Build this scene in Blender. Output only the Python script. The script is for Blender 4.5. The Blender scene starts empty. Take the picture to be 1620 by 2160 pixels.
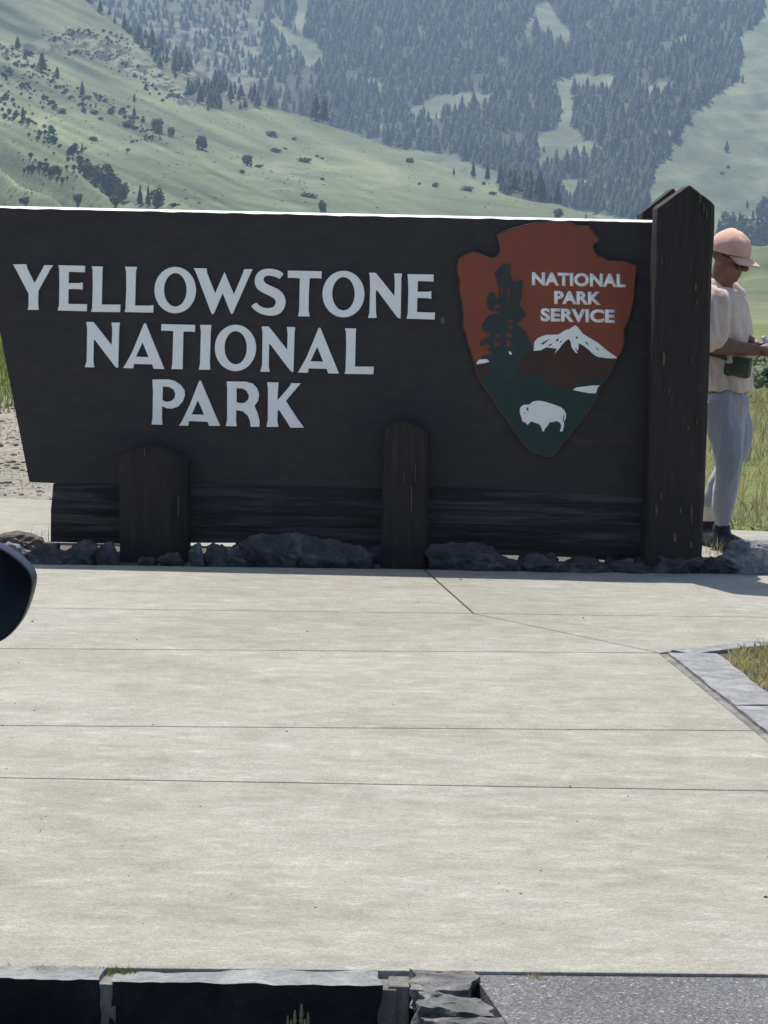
import bpy, bmesh, math, random
import numpy as np
from mathutils import Vector, Matrix, Euler, noise
from mathutils.geometry import tessellate_polygon
R = math.radians
rng = np.random.default_rng(7); random.seed(7)
SC = bpy.context.scene
COL = SC.collection

# ------------------------------------------------------------------ camera, world, sun, exposure
FPX = 5196.0                      # focal length in pixels of the 1620x2160 photograph
H = 1.4
YH = 551.0
cam_d = bpy.data.cameras.new('camera'); cam = bpy.data.objects.new('camera', cam_d); COL.objects.link(cam)
SC.camera = cam
cam_d.sensor_fit = 'HORIZONTAL'; cam_d.sensor_width = 24.0; cam_d.lens = 24.0 * FPX / 1620.0
cam_d.clip_start = 0.05; cam_d.clip_end = 12000
PITCH = math.atan((1080 - YH) / FPX); ROLL = 0.0225
CM = Matrix.Rotation(math.pi / 2 - PITCH, 3, 'X') @ Matrix.Rotation(ROLL, 3, 'Z')
cam.matrix_world = Matrix.Translation((0, 0, H)) @ CM.to_4x4()
SC.render.resolution_x, SC.render.resolution_y = 768, 1024

SUN = Vector((-0.168, 0.385, 0.905)).normalized()
sun_elev = math.asin(SUN.z); sun_az = math.atan2(SUN.x, SUN.y)
world = bpy.data.worlds.new('World'); SC.world = world; world.use_nodes = True
wn = world.node_tree.nodes; wn.clear()
wo = wn.new('ShaderNodeOutputWorld'); wb = wn.new('ShaderNodeBackground'); ws = wn.new('ShaderNodeTexSky')
ws.sky_type = 'NISHITA'; ws.sun_disc = False; ws.sun_elevation = sun_elev; ws.sun_rotation = sun_az
ws.altitude = 1600; ws.air_density = 0.8; ws.dust_density = 5.0
wb.inputs['Strength'].default_value = 0.135
world.node_tree.links.new(ws.outputs[0], wb.inputs[0]); world.node_tree.links.new(wb.outputs[0], wo.inputs[0])
sl = bpy.data.lights.new('sun', 'SUN'); so = bpy.data.objects.new('sun', sl); COL.objects.link(so)
sl.energy = 5.0; sl.angle = R(0.53); sl.color = (1.0, 0.95, 0.87)
so.rotation_euler = SUN.to_track_quat('Z', 'Y').to_euler()
VS = SC.view_settings; VS.view_transform = 'Standard'; VS.look = 'None'; VS.exposure = 0.40; VS.gamma = 1.0
VS.use_curve_mapping = False
SC.cycles.use_denoising = True; SC.cycles.max_bounces = 8; SC.cycles.volume_bounces = 1; SC.cycles.diffuse_bounces = 4
HAZE_DENSITY = 0.00018

# ------------------------------------------------------------------ pixel -> place
def ray(px, py): return CM @ Vector(((px - 810) / FPX, (1080 - py) / FPX, -1.0))
def P(px, py, Y):
    d = ray(px, py); t = Y / d.y
    return Vector((d.x * t, Y, H + d.z * t))
def G(px, py, z=0.0):
    d = ray(px, py); t = (z - H) / d.z
    return Vector((d.x * t, d.y * t, z))
CMI = np.array(CM.transposed())
def project(x, y, z):
    v = CMI @ np.array([x, y, z - H]).reshape(3, -1)
    return 810 + FPX * v[0] / -v[2], 1080 - FPX * v[1] / -v[2]

# ------------------------------------------------------------------ helpers
def tag(o, label=None, cat=None, group=None, kind=None):
    if label: o['label'] = label
    if cat: o['category'] = cat
    if group: o['group'] = group
    if kind: o['kind'] = kind
    return o
def link(name, me, mat=None, parent=None, smooth=False):
    if mat is not None:
        if len(me.materials): me.materials.clear()
        me.materials.append(mat)
    if smooth: me.shade_smooth()
    o = bpy.data.objects.new(name, me); COL.objects.link(o)
    if parent is not None: o.parent = parent
    return o
def from_bm(name, bm, mat=None, parent=None, smooth=False):
    bmesh.ops.recalc_face_normals(bm, faces=bm.faces)
    me = bpy.data.meshes.new(name); bm.to_mesh(me); bm.free()
    return link(name, me, mat, parent, smooth)
def from_np(name, v, f, mat=None, parent=None, smooth=False):
    """v (n,3), f (m,k) integer faces"""
    me = bpy.data.meshes.new(name); v = np.asarray(v, np.float32); f = np.asarray(f, np.int32)
    k = f.shape[1]
    me.vertices.add(len(v)); me.vertices.foreach_set('co', v.ravel())
    me.loops.add(f.size); me.loops.foreach_set('vertex_index', f.ravel())
    me.polygons.add(len(f)); me.polygons.foreach_set('loop_start', np.arange(0, f.size, k, dtype=np.int32))
    me.update(calc_edges=True); me.validate()
    return link(name, me, mat, parent, smooth)
def empty(name, loc=(0, 0, 0), rz=0):
    o = bpy.data.objects.new(name, None); COL.objects.link(o); o.location = loc; o.rotation_euler.z = rz
    o.empty_display_size = 0.1
    return o
def bevel(o, w=0.003, seg=1, ang=35):
    m = o.modifiers.new('bevel', 'BEVEL'); m.width = w; m.segments = seg; m.limit_method = 'ANGLE'; m.angle_limit = R(ang)
def plate(name, outer, y0, y1, mat, parent, holes=(), bev=0):
    """outline(s) in photo pixels laid on the upright plane Y=y0 (front), thickness back to y1"""
    loops = [[P(a, b, y0) for a, b in outer]] + [[P(a, b, y0) for a, b in h] for h in holes]
    tris = tessellate_polygon([[Vector((p.x, p.z, 0)) for p in l] for l in loops])
    pts = [p for l in loops for p in l]; n = len(pts)
    bm = bmesh.new()
    fv = [bm.verts.new((p.x, y0, p.z)) for p in pts]; bv = [bm.verts.new((p.x, y1, p.z)) for p in pts]
    for t in tris:
        try:
            bm.faces.new([fv[i] for i in t]); bm.faces.new([bv[i] for i in reversed(t)])
        except ValueError: pass
    s = 0
    for l in loops:
        m = len(l)
        for i in range(m):
            a, b = s + i, s + (i + 1) % m
            bm.faces.new([fv[a], fv[b], bv[b], bv[a]])
        s += m
    o = from_bm(name, bm, mat, parent)
    if bev: bevel(o, bev, 2, 40)
    return o
def shift(poly, ox, oy, s): return [(ox + a / s, oy + b / s) for a, b in poly]
def ell(cx, cy, rx, ry, n=40): return [(cx + rx * math.cos(2 * math.pi * i / n), cy + ry * math.sin(2 * math.pi * i / n)) for i in range(n)]
def prism(name, poly, z0, z1, mat, parent=None, bev=0):
    """world xy polygon extruded z0..z1"""
    bm = bmesh.new()
    a = [bm.verts.new((p[0], p[1], z1)) for p in poly]; b = [bm.verts.new((p[0], p[1], z0)) for p in poly]
    bm.faces.new(a); bm.faces.new(list(reversed(b)))
    for i in range(len(poly)):
        j = (i + 1) % len(poly); bm.faces.new([a[i], b[i], b[j], a[j]])
    o = from_bm(name, bm, mat, parent)
    if bev: bevel(o, bev, 2, 40)
    return o
def box(bm, c, s, rot=None):
    m = Matrix.Translation(c) @ (rot.to_matrix().to_4x4() if rot else Matrix()) @ Matrix.Diagonal((*s, 1))
    return bmesh.ops.create_cube(bm, size=1, matrix=m)
# vectorised value noise
_T = rng.random((256, 256))
def vn(x, y):
    xi = np.floor(x).astype(int); yi = np.floor(y).astype(int); fx = x - xi; fy = y - yi
    fx = fx * fx * (3 - 2 * fx); fy = fy * fy * (3 - 2 * fy)
    a = _T[xi & 255, yi & 255]; b = _T[(xi + 1) & 255, yi & 255]; c = _T[xi & 255, (yi + 1) & 255]; d = _T[(xi + 1) & 255, (yi + 1) & 255]
    return (a * (1 - fx) + b * fx) * (1 - fy) + (c * (1 - fx) + d * fx) * fy - 0.5
def fbm(x, y, o=4):
    s = 0; a = 1
    for i in range(o):
        s = s + a * vn(x * 2 ** i + 17 * i, y * 2 ** i + 31 * i); a *= 0.5
    return s
def inpoly(px, py, poly):
    px = np.atleast_1d(px); py = np.atleast_1d(py); c = np.zeros(px.shape, bool); n = len(poly)
    for i in range(n):
        x0, y0 = poly[i]; x1, y1 = poly[(i + 1) % n]
        if y0 == y1: continue
        m = ((y0 > py) != (y1 > py)) & (px < (x1 - x0) * (py - y0) / (y1 - y0) + x0)
        c ^= m
    return c

# ------------------------------------------------------------------ materials
class N:
    def __init__(s, name, rough=0.8, spec=0.3):
        s.m = bpy.data.materials.new(name); s.m.use_nodes = True; s.t = s.m.node_tree; s.n = s.t.nodes
        s.b = s.n['Principled BSDF']; s.b.inputs['Roughness'].default_value = rough
        s.b.inputs['Specular IOR Level'].default_value = spec; s.pos = None
    def L(s, a, b): s.t.links.new(a, b)
    def coord(s, scale=(1, 1, 1), kind='Object'):
        tc = s.n.new('ShaderNodeTexCoord'); mp = s.n.new('ShaderNodeMapping'); mp.inputs['Scale'].default_value = scale
        s.L(tc.outputs[kind], mp.inputs[0]); return mp.outputs[0]
    def noise(s, scale, detail=6, rough=0.6, vec=None, dist=0):
        t = s.n.new('ShaderNodeTexNoise'); t.inputs['Scale'].default_value = scale; t.inputs['Detail'].default_value = detail
        t.inputs['Roughness'].default_value = rough; t.inputs['Distortion'].default_value = dist
        if vec is not None: s.L(vec, t.inputs['Vector'])
        return t.outputs['Fac']
    def vor(s, scale, vec=None, out='Distance'):
        t = s.n.new('ShaderNodeTexVoronoi'); t.inputs['Scale'].default_value = scale
        if vec is not None: s.L(vec, t.inputs['Vector'])
        return t.outputs[out]
    def ramp(s, fac, stops):
        r = s.n.new('ShaderNodeValToRGB'); e = r.color_ramp.elements
        while len(e) < len(stops): e.new(0.5)
        for i, (p, c) in enumerate(stops):
            e[i].position = p; e[i].color = (*c, 1) if len(c) == 3 else c
        s.L(fac, r.inputs[0]); return r.outputs[0]
    def mix(s, fac, a, b, mode='MIX'):
        m = s.n.new('ShaderNodeMix'); m.data_type = 'RGBA'; m.blend_type = mode
        for v, i in ((fac, m.inputs[0]), (a, m.inputs[6]), (b, m.inputs[7])):
            if isinstance(v, (int, float)): i.default_value = v
            elif isinstance(v, tuple): i.default_value = (*v, 1)
            else: s.L(v, i)
        return m.outputs[2]
    def bump(s, h, strength=0.3, dist=0.01):
        b = s.n.new('ShaderNodeBump'); b.inputs['Strength'].default_value = strength; b.inputs['Distance'].default_value = dist
        s.L(h, b.inputs['Height'])
        if s.b.inputs['Normal'].is_linked: s.L(s.b.inputs['Normal'].links[0].from_socket, b.inputs['Normal'])
        s.L(b.outputs[0], s.b.inputs['Normal'])
    def col(s, c):
        if isinstance(c, tuple): s.b.inputs['Base Color'].default_value = (*c, 1)
        else: s.L(c, s.b.inputs['Base Color'])
        return s.m

def m_concrete():
    n = N('concrete', 0.9, 0.2)
    st = n.noise(1.0, 14, 0.80, n.coord((9, 15, 1)), 0.15)
    c = n.ramp(st, [(0.34, (0.234, 0.228, 0.197)), (0.48, (0.289, 0.284, 0.250)), (0.55, (0.310, 0.305, 0.270)), (0.68, (0.415, 0.410, 0.372))])
    big = n.noise(2.2, 8, 0.68, n.coord((1, 1.7, 1)), 0.4)
    c = n.mix(0.6, c, n.ramp(big, [(0.38, (0.84, 0.825, 0.795)), (0.50, (0.98, 0.975, 0.965)), (0.64, (1.12, 1.115, 1.10))]), 'MULTIPLY')
    huge = n.noise(0.55, 3, 0.5, n.coord(), 0.6)
    c = n.mix(0.8, c, n.ramp(huge, [(0.38, (0.93, 0.92, 0.895)), (0.62, (1.05, 1.05, 1.05))]), 'MULTIPLY')
    spk = n.noise(210, 3, 0.7, n.coord((1, .6, 1))); c = n.mix(0.7, c, n.ramp(spk, [(0.34, (0.72, 0.715, 0.70)), (0.5, (1, 1, 1)), (0.66, (1.22, 1.22, 1.22))]), 'MULTIPLY')
    fine = n.noise(75, 5, 0.8, n.coord((1, 1.2, 1)))
    c = n.mix(0.9, c, n.ramp(fine, [(0.32, (0.74, 0.73, 0.72)), (0.5, (1, 1, 1)), (0.68, (1.2, 1.2, 1.2))]), 'MULTIPLY')
    oi = n.n.new('ShaderNodeObjectInfo')
    c = n.mix(0.6, c, n.ramp(oi.outputs['Random'], [(0, (0.93, 0.93, 0.92)), (1, (1.04, 1.03, 1.01))]), 'MULTIPLY')
    n.bump(fine, 0.35, 0.004); n.bump(st, 0.25, 0.005)
    return n.col(c)
def m_board():
    n = N('board_stain', 0.55, 0.35)
    g = n.noise(9, 6, 0.65, n.coord((1, 1, 3.0)))
    c = n.ramp(g, [(0.3, (0.025, 0.020, 0.020)), (0.7, (0.043, 0.034, 0.032))])
    sp = n.noise(260, 2, 0.6, n.coord())
    c = n.mix(0.4, c, n.ramp(sp, [(0.3, (0.6, 0.6, 0.6)), (0.7, (1.4, 1.4, 1.4))]), 'MULTIPLY')
    n.bump(sp, 0.15, 0.001)
    return n.col(c)
def m_wood(name, scale, weather=0.62, base=(0.020, 0.017, 0.016), light=(0.065, 0.066, 0.055)):
    n = N(name, 0.75, 0.25); v = n.coord(scale)
    g = n.noise(8, 8, 0.7, v, 0.3)
    c = n.ramp(g, [(0.25, tuple(x * 0.55 for x in base)), (0.55, base), (0.8, tuple(x * 1.9 for x in base))])
    w = n.noise(3.2, 7, 0.72, v, 0.6)
    c = n.mix(n.ramp(w, [(weather, (0, 0, 0)), (weather + 0.22, (1, 1, 1))]), c, light)
    n.bump(g, 0.8, 0.012)
    return n.col(c)
def m_chip():
    n = N('bare_wood', 0.8, 0.2); g = n.noise(60, 4, 0.6, n.coord((3, 3, 0.5)))
    return n.col(n.ramp(g, [(0.3, (0.06, 0.045, 0.03)), (0.7, (0.17, 0.135, 0.095))]))
def m_paint(name, c, rough=0.55, var=0.12, scale=14):
    n = N(name, rough, 0.35); g = n.noise(scale, 5, 0.6, n.coord())
    lo = tuple(x * (1 - var) for x in c); hi = tuple(min(1, x * (1 + var)) for x in c)
    sp = n.noise(300, 2, 0.5, n.coord()); n.bump(sp, 0.1, 0.0008)
    return n.col(n.ramp(g, [(0.3, lo), (0.7, hi)]))
def m_rock(name, a, b, c2):
    n = N(name, 0.9, 0.25)
    g = n.noise(7, 9, 0.7, n.coord(), 0.8)
    c = n.ramp(g, [(0.3, a), (0.5, b), (0.68, c2)])
    k = n.noise(30, 6, 0.7, n.coord((1, 1, 2)))
    n.bump(k, 0.7, 0.02); n.bump(g, 0.9, 0.04)
    return n.col(n.mix(0.5, c, n.ramp(k, [(0.3, (0.65, 0.65, 0.65)), (0.7, (1.25, 1.25, 1.25))]), 'MULTIPLY'))
def m_asphalt():
    n = N('asphalt', 0.9, 0.2); v = n.coord()
    a = n.vor(230, v, 'Color'); b = n.noise(3, 4, 0.6, v)
    c = n.mix(1.0, n.ramp(a, [(0.0, (0.07, 0.07, 0.075)), (0.6, (0.15, 0.15, 0.155)), (0.86, (0.22, 0.22, 0.22)), (0.97, (0.5, 0.48, 0.45))]),
              n.ramp(b, [(0.3, (0.85, 0.85, 0.85)), (0.7, (1.1, 1.1, 1.1))]), 'MULTIPLY')
    n.bump(n.vor(230, v), 0.6, 0.006)
    return n.col(c)
def m_leaf(name, lo, hi,  trans=0.0, scale=0.6, rough=0.7, rnd=0.6):
    n = N(name, rough, 0.15); g = n.noise(scale, 4, 0.6, n.coord())
    oi = n.n.new('ShaderNodeObjectInfo')
    c = n.ramp(g, [(0.3, lo), (0.7, hi)])
    big = n.noise(scale * .09, 4, 0.6, n.coord()); c = n.mix(0.7, c, n.ramp(big, [(0.38, (0.6, 0.62, 0.7)), (0.62, (1.5, 1.4, 1.15))]), 'MULTIPLY')
    c = n.mix(0.6, c, n.ramp(oi.outputs['Random'], [(0, (0.75, 0.75, 0.75)), (1, (1.3, 1.25, 1.15))]), 'MULTIPLY')
    n.col(c)
    if trans:
        tr = n.n.new('ShaderNodeBsdfTranslucent'); mx = n.n.new('ShaderNodeMixShader'); mx.inputs[0].default_value = trans
        n.L(c, tr.inputs['Color']); n.L(n.b.outputs[0], mx.inputs[1]); n.L(tr.outputs[0], mx.inputs[2])
        n.L(mx.outputs[0], n.n['Material Output'].inputs['Surface'])
    return n.m
def m_terrain():
    n = N('terrain', 0.95, 0.1)
    at = n.n.new('ShaderNodeVertexColor'); at.layer_name = 'tint'
    v = n.coord()
    g = n.noise(0.035, 10, 0.68, v); f = n.noise(0.45, 6, 0.7, v); h = n.noise(7, 4, 0.7, v)
    c = n.mix(0.75, at.outputs['Color'], n.ramp(g, [(0.34, (0.62, 0.70, 0.66)), (0.5, (1, 1, 1)), (0.66, (1.28, 1.18, 1.12))]), 'MULTIPLY')
    c = n.mix(0.8, c, n.ramp(f, [(0.3, (0.72, 0.76, 0.72)), (0.7, (1.25, 1.2, 1.15))]), 'MULTIPLY')
    c = n.mix(0.6, c, n.ramp(h, [(0.3, (0.65, 0.65, 0.65)), (0.7, (1.3, 1.3, 1.3))]), 'MULTIPLY')
    n.bump(f, 0.6, 1.2); n.bump(h, 0.5, 0.06)
    return n.col(c)
def m_cloth(name, c, var=0.1):
    n = N(name, 0.9, 0.1); n.b.inputs['Sheen Weight'].default_value = 0.25
    g = n.noise(9, 4, 0.6, n.coord()); w = n.noise(220, 2, 0.5, n.coord((1, 1, 1.6)))
    n.bump(w, 0.25, 0.0015); n.bump(g, 0.5, 0.012)
    return n.col(n.ramp(g, [(0.3, tuple(x * (1 - var) for x in c)), (0.7, tuple(x * (1 + var) for x in c))]))

M = dict(
    concrete=m_concrete(), board=m_board(),
    post=m_wood('post_wood', (6, 6, 0.55), 0.66, (0.034, 0.027, 0.023)), log=m_wood('log_wood', (0.35, 5, 7), 0.48, (0.030, 0.026, 0.023), (0.115, 0.103, 0.086)),
    chip=m_chip(), white=m_paint('letter_white', (0.93, 0.91, 0.85), 0.5, 0.03), cap=m_paint('glint_strip', (0.84, 0.82, 0.77), 0.45, 0.08, 5),
    sienna=m_paint('sienna_paint', (0.25, 0.062, 0.030), 0.6, 0.10, 6), dbrown=m_paint('dark_brown_paint', (0.062, 0.030, 0.021), 0.6, 0.12, 6),
    rim=m_paint('rim_brown', (0.10, 0.055, 0.035), 0.7, 0.2, 20), green=m_paint('green_paint', (0.018, 0.047, 0.038), 0.6, 0.12, 7),
    treegreen=m_paint('tree_paint', (0.030, 0.046, 0.043), 0.6, 0.15, 20),
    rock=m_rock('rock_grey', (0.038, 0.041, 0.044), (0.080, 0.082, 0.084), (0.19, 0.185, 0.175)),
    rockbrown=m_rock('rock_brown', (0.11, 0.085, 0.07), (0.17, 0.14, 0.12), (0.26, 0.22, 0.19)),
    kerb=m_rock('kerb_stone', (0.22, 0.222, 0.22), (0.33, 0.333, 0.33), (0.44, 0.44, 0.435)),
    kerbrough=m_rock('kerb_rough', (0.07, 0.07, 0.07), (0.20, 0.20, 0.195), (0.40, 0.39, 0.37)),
    kerbshade=m_rock('kerb_face_shade', (0.012, 0.015, 0.020), (0.020, 0.023, 0.028), (0.042, 0.045, 0.050)),  # kerb stone darkened: shade of the front face put into the colour
    rocksunlit=m_rock('rock_sunlit', (0.09, 0.095, 0.10), (0.30, 0.30, 0.295), (0.52, 0.52, 0.50)),  # grey rock brightened, sunlight painted into its colour
    mortar=m_rock('mortar', (0.14, 0.13, 0.12), (0.25, 0.24, 0.22), (0.42, 0.40, 0.37)),
    gravel=m_rock('gravel_stone', (0.20, 0.17, 0.14), (0.33, 0.29, 0.24), (0.48, 0.44, 0.38)), asphalt=m_asphalt(), terrain=m_terrain(),
    soil=m_rock('soil', (0.07, 0.06, 0.05), (0.13, 0.115, 0.095), (0.22, 0.20, 0.17)),
    grass=m_leaf('grass_blades', (0.07, 0.115, 0.03), (0.22, 0.23, 0.09), 0.45, scale=3.0),
    drygrass=m_leaf('dry_grass_blades', (0.19, 0.21, 0.09), (0.50, 0.43, 0.27), 0.45, scale=2.0),
    sage=m_leaf('sage_leaves', (0.20, 0.25, 0.16), (0.34, 0.38, 0.27), 0.35, scale=4.0),
    conifer=m_leaf('conifer_needles', (0.008, 0.016, 0.011), (0.095, 0.125, 0.06), 0.15, scale=0.30),
    broad=m_leaf('broad_leaves', (0.05, 0.085, 0.035), (0.10, 0.15, 0.06), scale=0.2),
    shrub=m_leaf('shrub_leaves', (0.036, 0.056, 0.034), (0.085, 0.115, 0.065), scale=0.3),
    bark=m_paint('bark', (0.07, 0.05, 0.04), 0.9, 0.3, 3),
    shirt=m_cloth('shirt_peach', (0.68, 0.54, 0.46)), pants=m_cloth('sweatpants_grey', (0.34, 0.34, 0.37), 0.04),
    capc=m_cloth('cap_peach', (0.74, 0.45, 0.34)), pack=m_cloth('pack_olive', (0.07, 0.075, 0.045)),
    skin=m_paint('skin', (0.20, 0.095, 0.068), 0.55, 0.14, 25), hair=m_paint('hair', (0.13, 0.10, 0.085), 0.9, 0.3, 60),
    shoe=m_paint('shoe_black', (0.012, 0.012, 0.013), 0.55, 0.2), sock=m_cloth('sock_cream', (0.62, 0.57, 0.44)),
    darkglass=m_paint('lens', (0.008, 0.008, 0.010), 0.15, 0.1), 
    carpaint=m_paint('car_paint', (0.012, 0.016, 0.022), 0.25, 0.1), plastic=m_paint('black_plastic', (0.010, 0.015, 0.020), 0.42, 0.12),
    tyre=m_paint('tyre_rubber', (0.015, 0.015, 0.015), 0.9, 0.2), rimm=m_paint('wheel_rim', (0.35, 0.35, 0.36), 0.35, 0.05),
    phone=m_paint('phone_shell', (0.65, 0.63, 0.60), 0.35, 0.05), black=m_paint('black_print', (0.012, 0.013, 0.018), 0.5, 0.1),
)

# ------------------------------------------------------------------ terrain
CPX = np.array([-3000, -1500, -400, 0, 150, 250, 400, 560, 640, 800, 1000, 1190, 1300, 1420, 1600, 3000.])
CPY = np.array([-500, -420, -240, -90, -20, 55, 150, 225, 246, 303, 370, 432, 468, 520, 575, 575.])
CD = np.array([1300, 1300, 1300, 1300, 1270, 1250, 1200, 1160, 1150, 1090, 1010, 940, 900, 880, 860, 860.])
def back_edge(x): return 13.62 - 0.21 * x
def height(x, y):
    x = np.asarray(x, float); y = np.asarray(y, float)
    r = np.hypot(x, y); yy = np.maximum(y, 1.0)
    u = np.where(y > 0, np.clip(x / yy, -0.55, 0.55), np.sign(x) * 0.55)
    px = 810 + FPX * u
    yh = YH + ROLL * (px - 810)
    # left spur
    pc = np.interp(px, CPX, CPY); dc = np.interp(px, CPX, CD)
    t = np.clip((r - 330) / (dc - 330), 0, None)
    py = 566 + (pc - 566) * np.power(np.minimum(t, 1), 1.25)
    w = py - 0.45 * (px - 0)
    amp = np.clip(1.15 - (px + 200) / 900, 0.22, 1) * np.clip((r - 420) / 250, 0, 1)
    ridg = (1 - 2.4 * np.abs(vn(w / 62 + 0.9 * fbm(px / 260, py / 260, 2), px / 900 + 5))) * 19 + 6 * fbm(x / 42, y / 60, 3)
    z1 = (yh - py) / FPX * r
    z1 = z1 + amp * (ridg - 16) * np.clip(1.25 - t, 0, 1) * 1.25
    z1 = np.where(t > 1, z1 - (r - dc) * 0.42, z1)
    # mountain
    P2 = np.interp(r, [0, 1050, 1330, 2000, 2600, 3300], [575, 560, 470, -10, -330, -430])
    z2 = (yh - P2) / FPX * r
    a2 = np.clip((r - 1150) / 250, 0, 1)
    val = np.exp(-((px - 1200 - 0.10 * (P2 - 300)) / 70) ** 2) * -10 + np.exp(-((px - 1010) / 90) ** 2) * 9 * np.clip((470 - P2) / 250, 0, 1) + np.exp(-((px - 1370) / 80) ** 2) * 8
    z2 = z2 + a2 * (val + 26 * fbm(x / 170 + 3, y / 230, 5) + 5 * fbm(x / 35, y / 35, 3))
    # low rounded hill on the right and the plain
    z3 = 4.9 * np.exp(-((px - 1720) / 330) ** 2) * np.exp(-((r - 330) / 120) ** 2) + 1.2 * np.exp(-((px - 1590) / 60) ** 2) * np.exp(-((r - 190) / 50) ** 2)
    plain = 0.9 * fbm(x / 60, y / 60, 3) * np.clip((r - 40) / 80, 0, 1) + 0.0 * r
    z = np.maximum(np.maximum(z1, z2), plain + z3 - 0.02)
    front = np.clip((u + 0.5) / 0.1, 0, 1) * np.clip((0.5 - u) / 0.1, 0, 1) * (y > 0)
    z = np.where(r > 300, z * front + (1 - front) * (np.clip((r - 600) / 1500, 0, 1) * 120 * (0.6 + fbm(x / 500, y / 500, 3))), z)
    near = np.clip((y - back_edge(x) + 0.15) / 0.3, 0, 1)
    near = np.where((np.abs(x) > 9.5) , np.clip((r - 14) / 6, 0, 1), near)
    return z * near - 0.32 * (1 - near) - 0.006

FOREST = [(180, -300), (180, 0), (205, 25), (262, 62), (300, 105), (400, 205), (440, 235), (500, 236), (560, 226), (640, 245), (800, 303), (830, 311), (960, 327),
          (1000, 350), (1050, 362), (1056, 408), (1120, 425), (1195, 434), (1260, 452), (1355, 470), (1368, 440), (1376, 387), (1382, 352), (1405, 336), (1425, 302), (1452, 252), (1510, 202),
          (1556, 172), (1561, 125), (1555, 82), (1590, 57), (1606, 40), (1614, 0), (1640, -300)]
CLEAR = [[(565, 38), (600, 62), (665, 92), (692, 130), (668, 147), (612, 122), (585, 77)], [(622, -20), (655, -20), (652, 40), (640, 78), (622, 60)],
         [(735, 155), (760, 158), (808, 175), (815, 205), (780, 190)],
         [(1090, 62), (1118, 45), (1128, 8), (1160, 5), (1172, 30), (1192, 55), (1212, 80), (1190, 92), (1130, 74), (1110, 78)],
         [(858, 240), (890, 213), (940, 198), (1046, 196), (1048, 216), (1015, 233), (975, 240), (940, 250), (865, 252)],
         [(1120, 178), (1220, 158), (1305, 158), (1312, 176), (1250, 202), (1212, 204), (1206, 235), (1212, 270), (1238, 295), (1266, 310), (1270, 338), (1240, 345), (1190, 347), (1160, 364), (1140, 352), (1134, 300), (1128, 287), (1176, 270), (1182, 235), (1170, 205), (1158, 190)],
         [(1365, 185), (1390, 174), (1452, 171), (1412, 197), (1385, 207), (1365, 212)], [(1415, 90), (1445, 73), (1468, 95), (1425, 107)],
         [(1168, 378), (1240, 380), (1262, 386), (1235, 398), (1205, 420), (1192, 405)], [(1395, 285), (1412, 268), (1424, 296), (1408, 306)],
         [(790, 268), (812, 262), (820, 290), (800, 296)], [(880, 60), (888, 60), (886, 85), (878, 80)], [(1040, 20), (1052, 16), (1048, 42), (1036, 40)],
         [(1280, 385), (1330, 372), (1325, 398), (1290, 402)]]
ROCKY = [(0, 95), (60, 92), (150, 60), (240, 90), (300, 115), (420, 215), (400, 235), (330, 190), (290, 165), (200, 120), (120, 112), (0, 130)]
ROCKY2 = [(300, 60), (330, 20), (520, 20), (560, 120), (520, 200), (420, 210), (380, 160)]

def forest_mask(px, py):
    m = inpoly(px, py, FOREST)
    for c in CLEAR: m &= ~inpoly(px, py, c)
    return m

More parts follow.
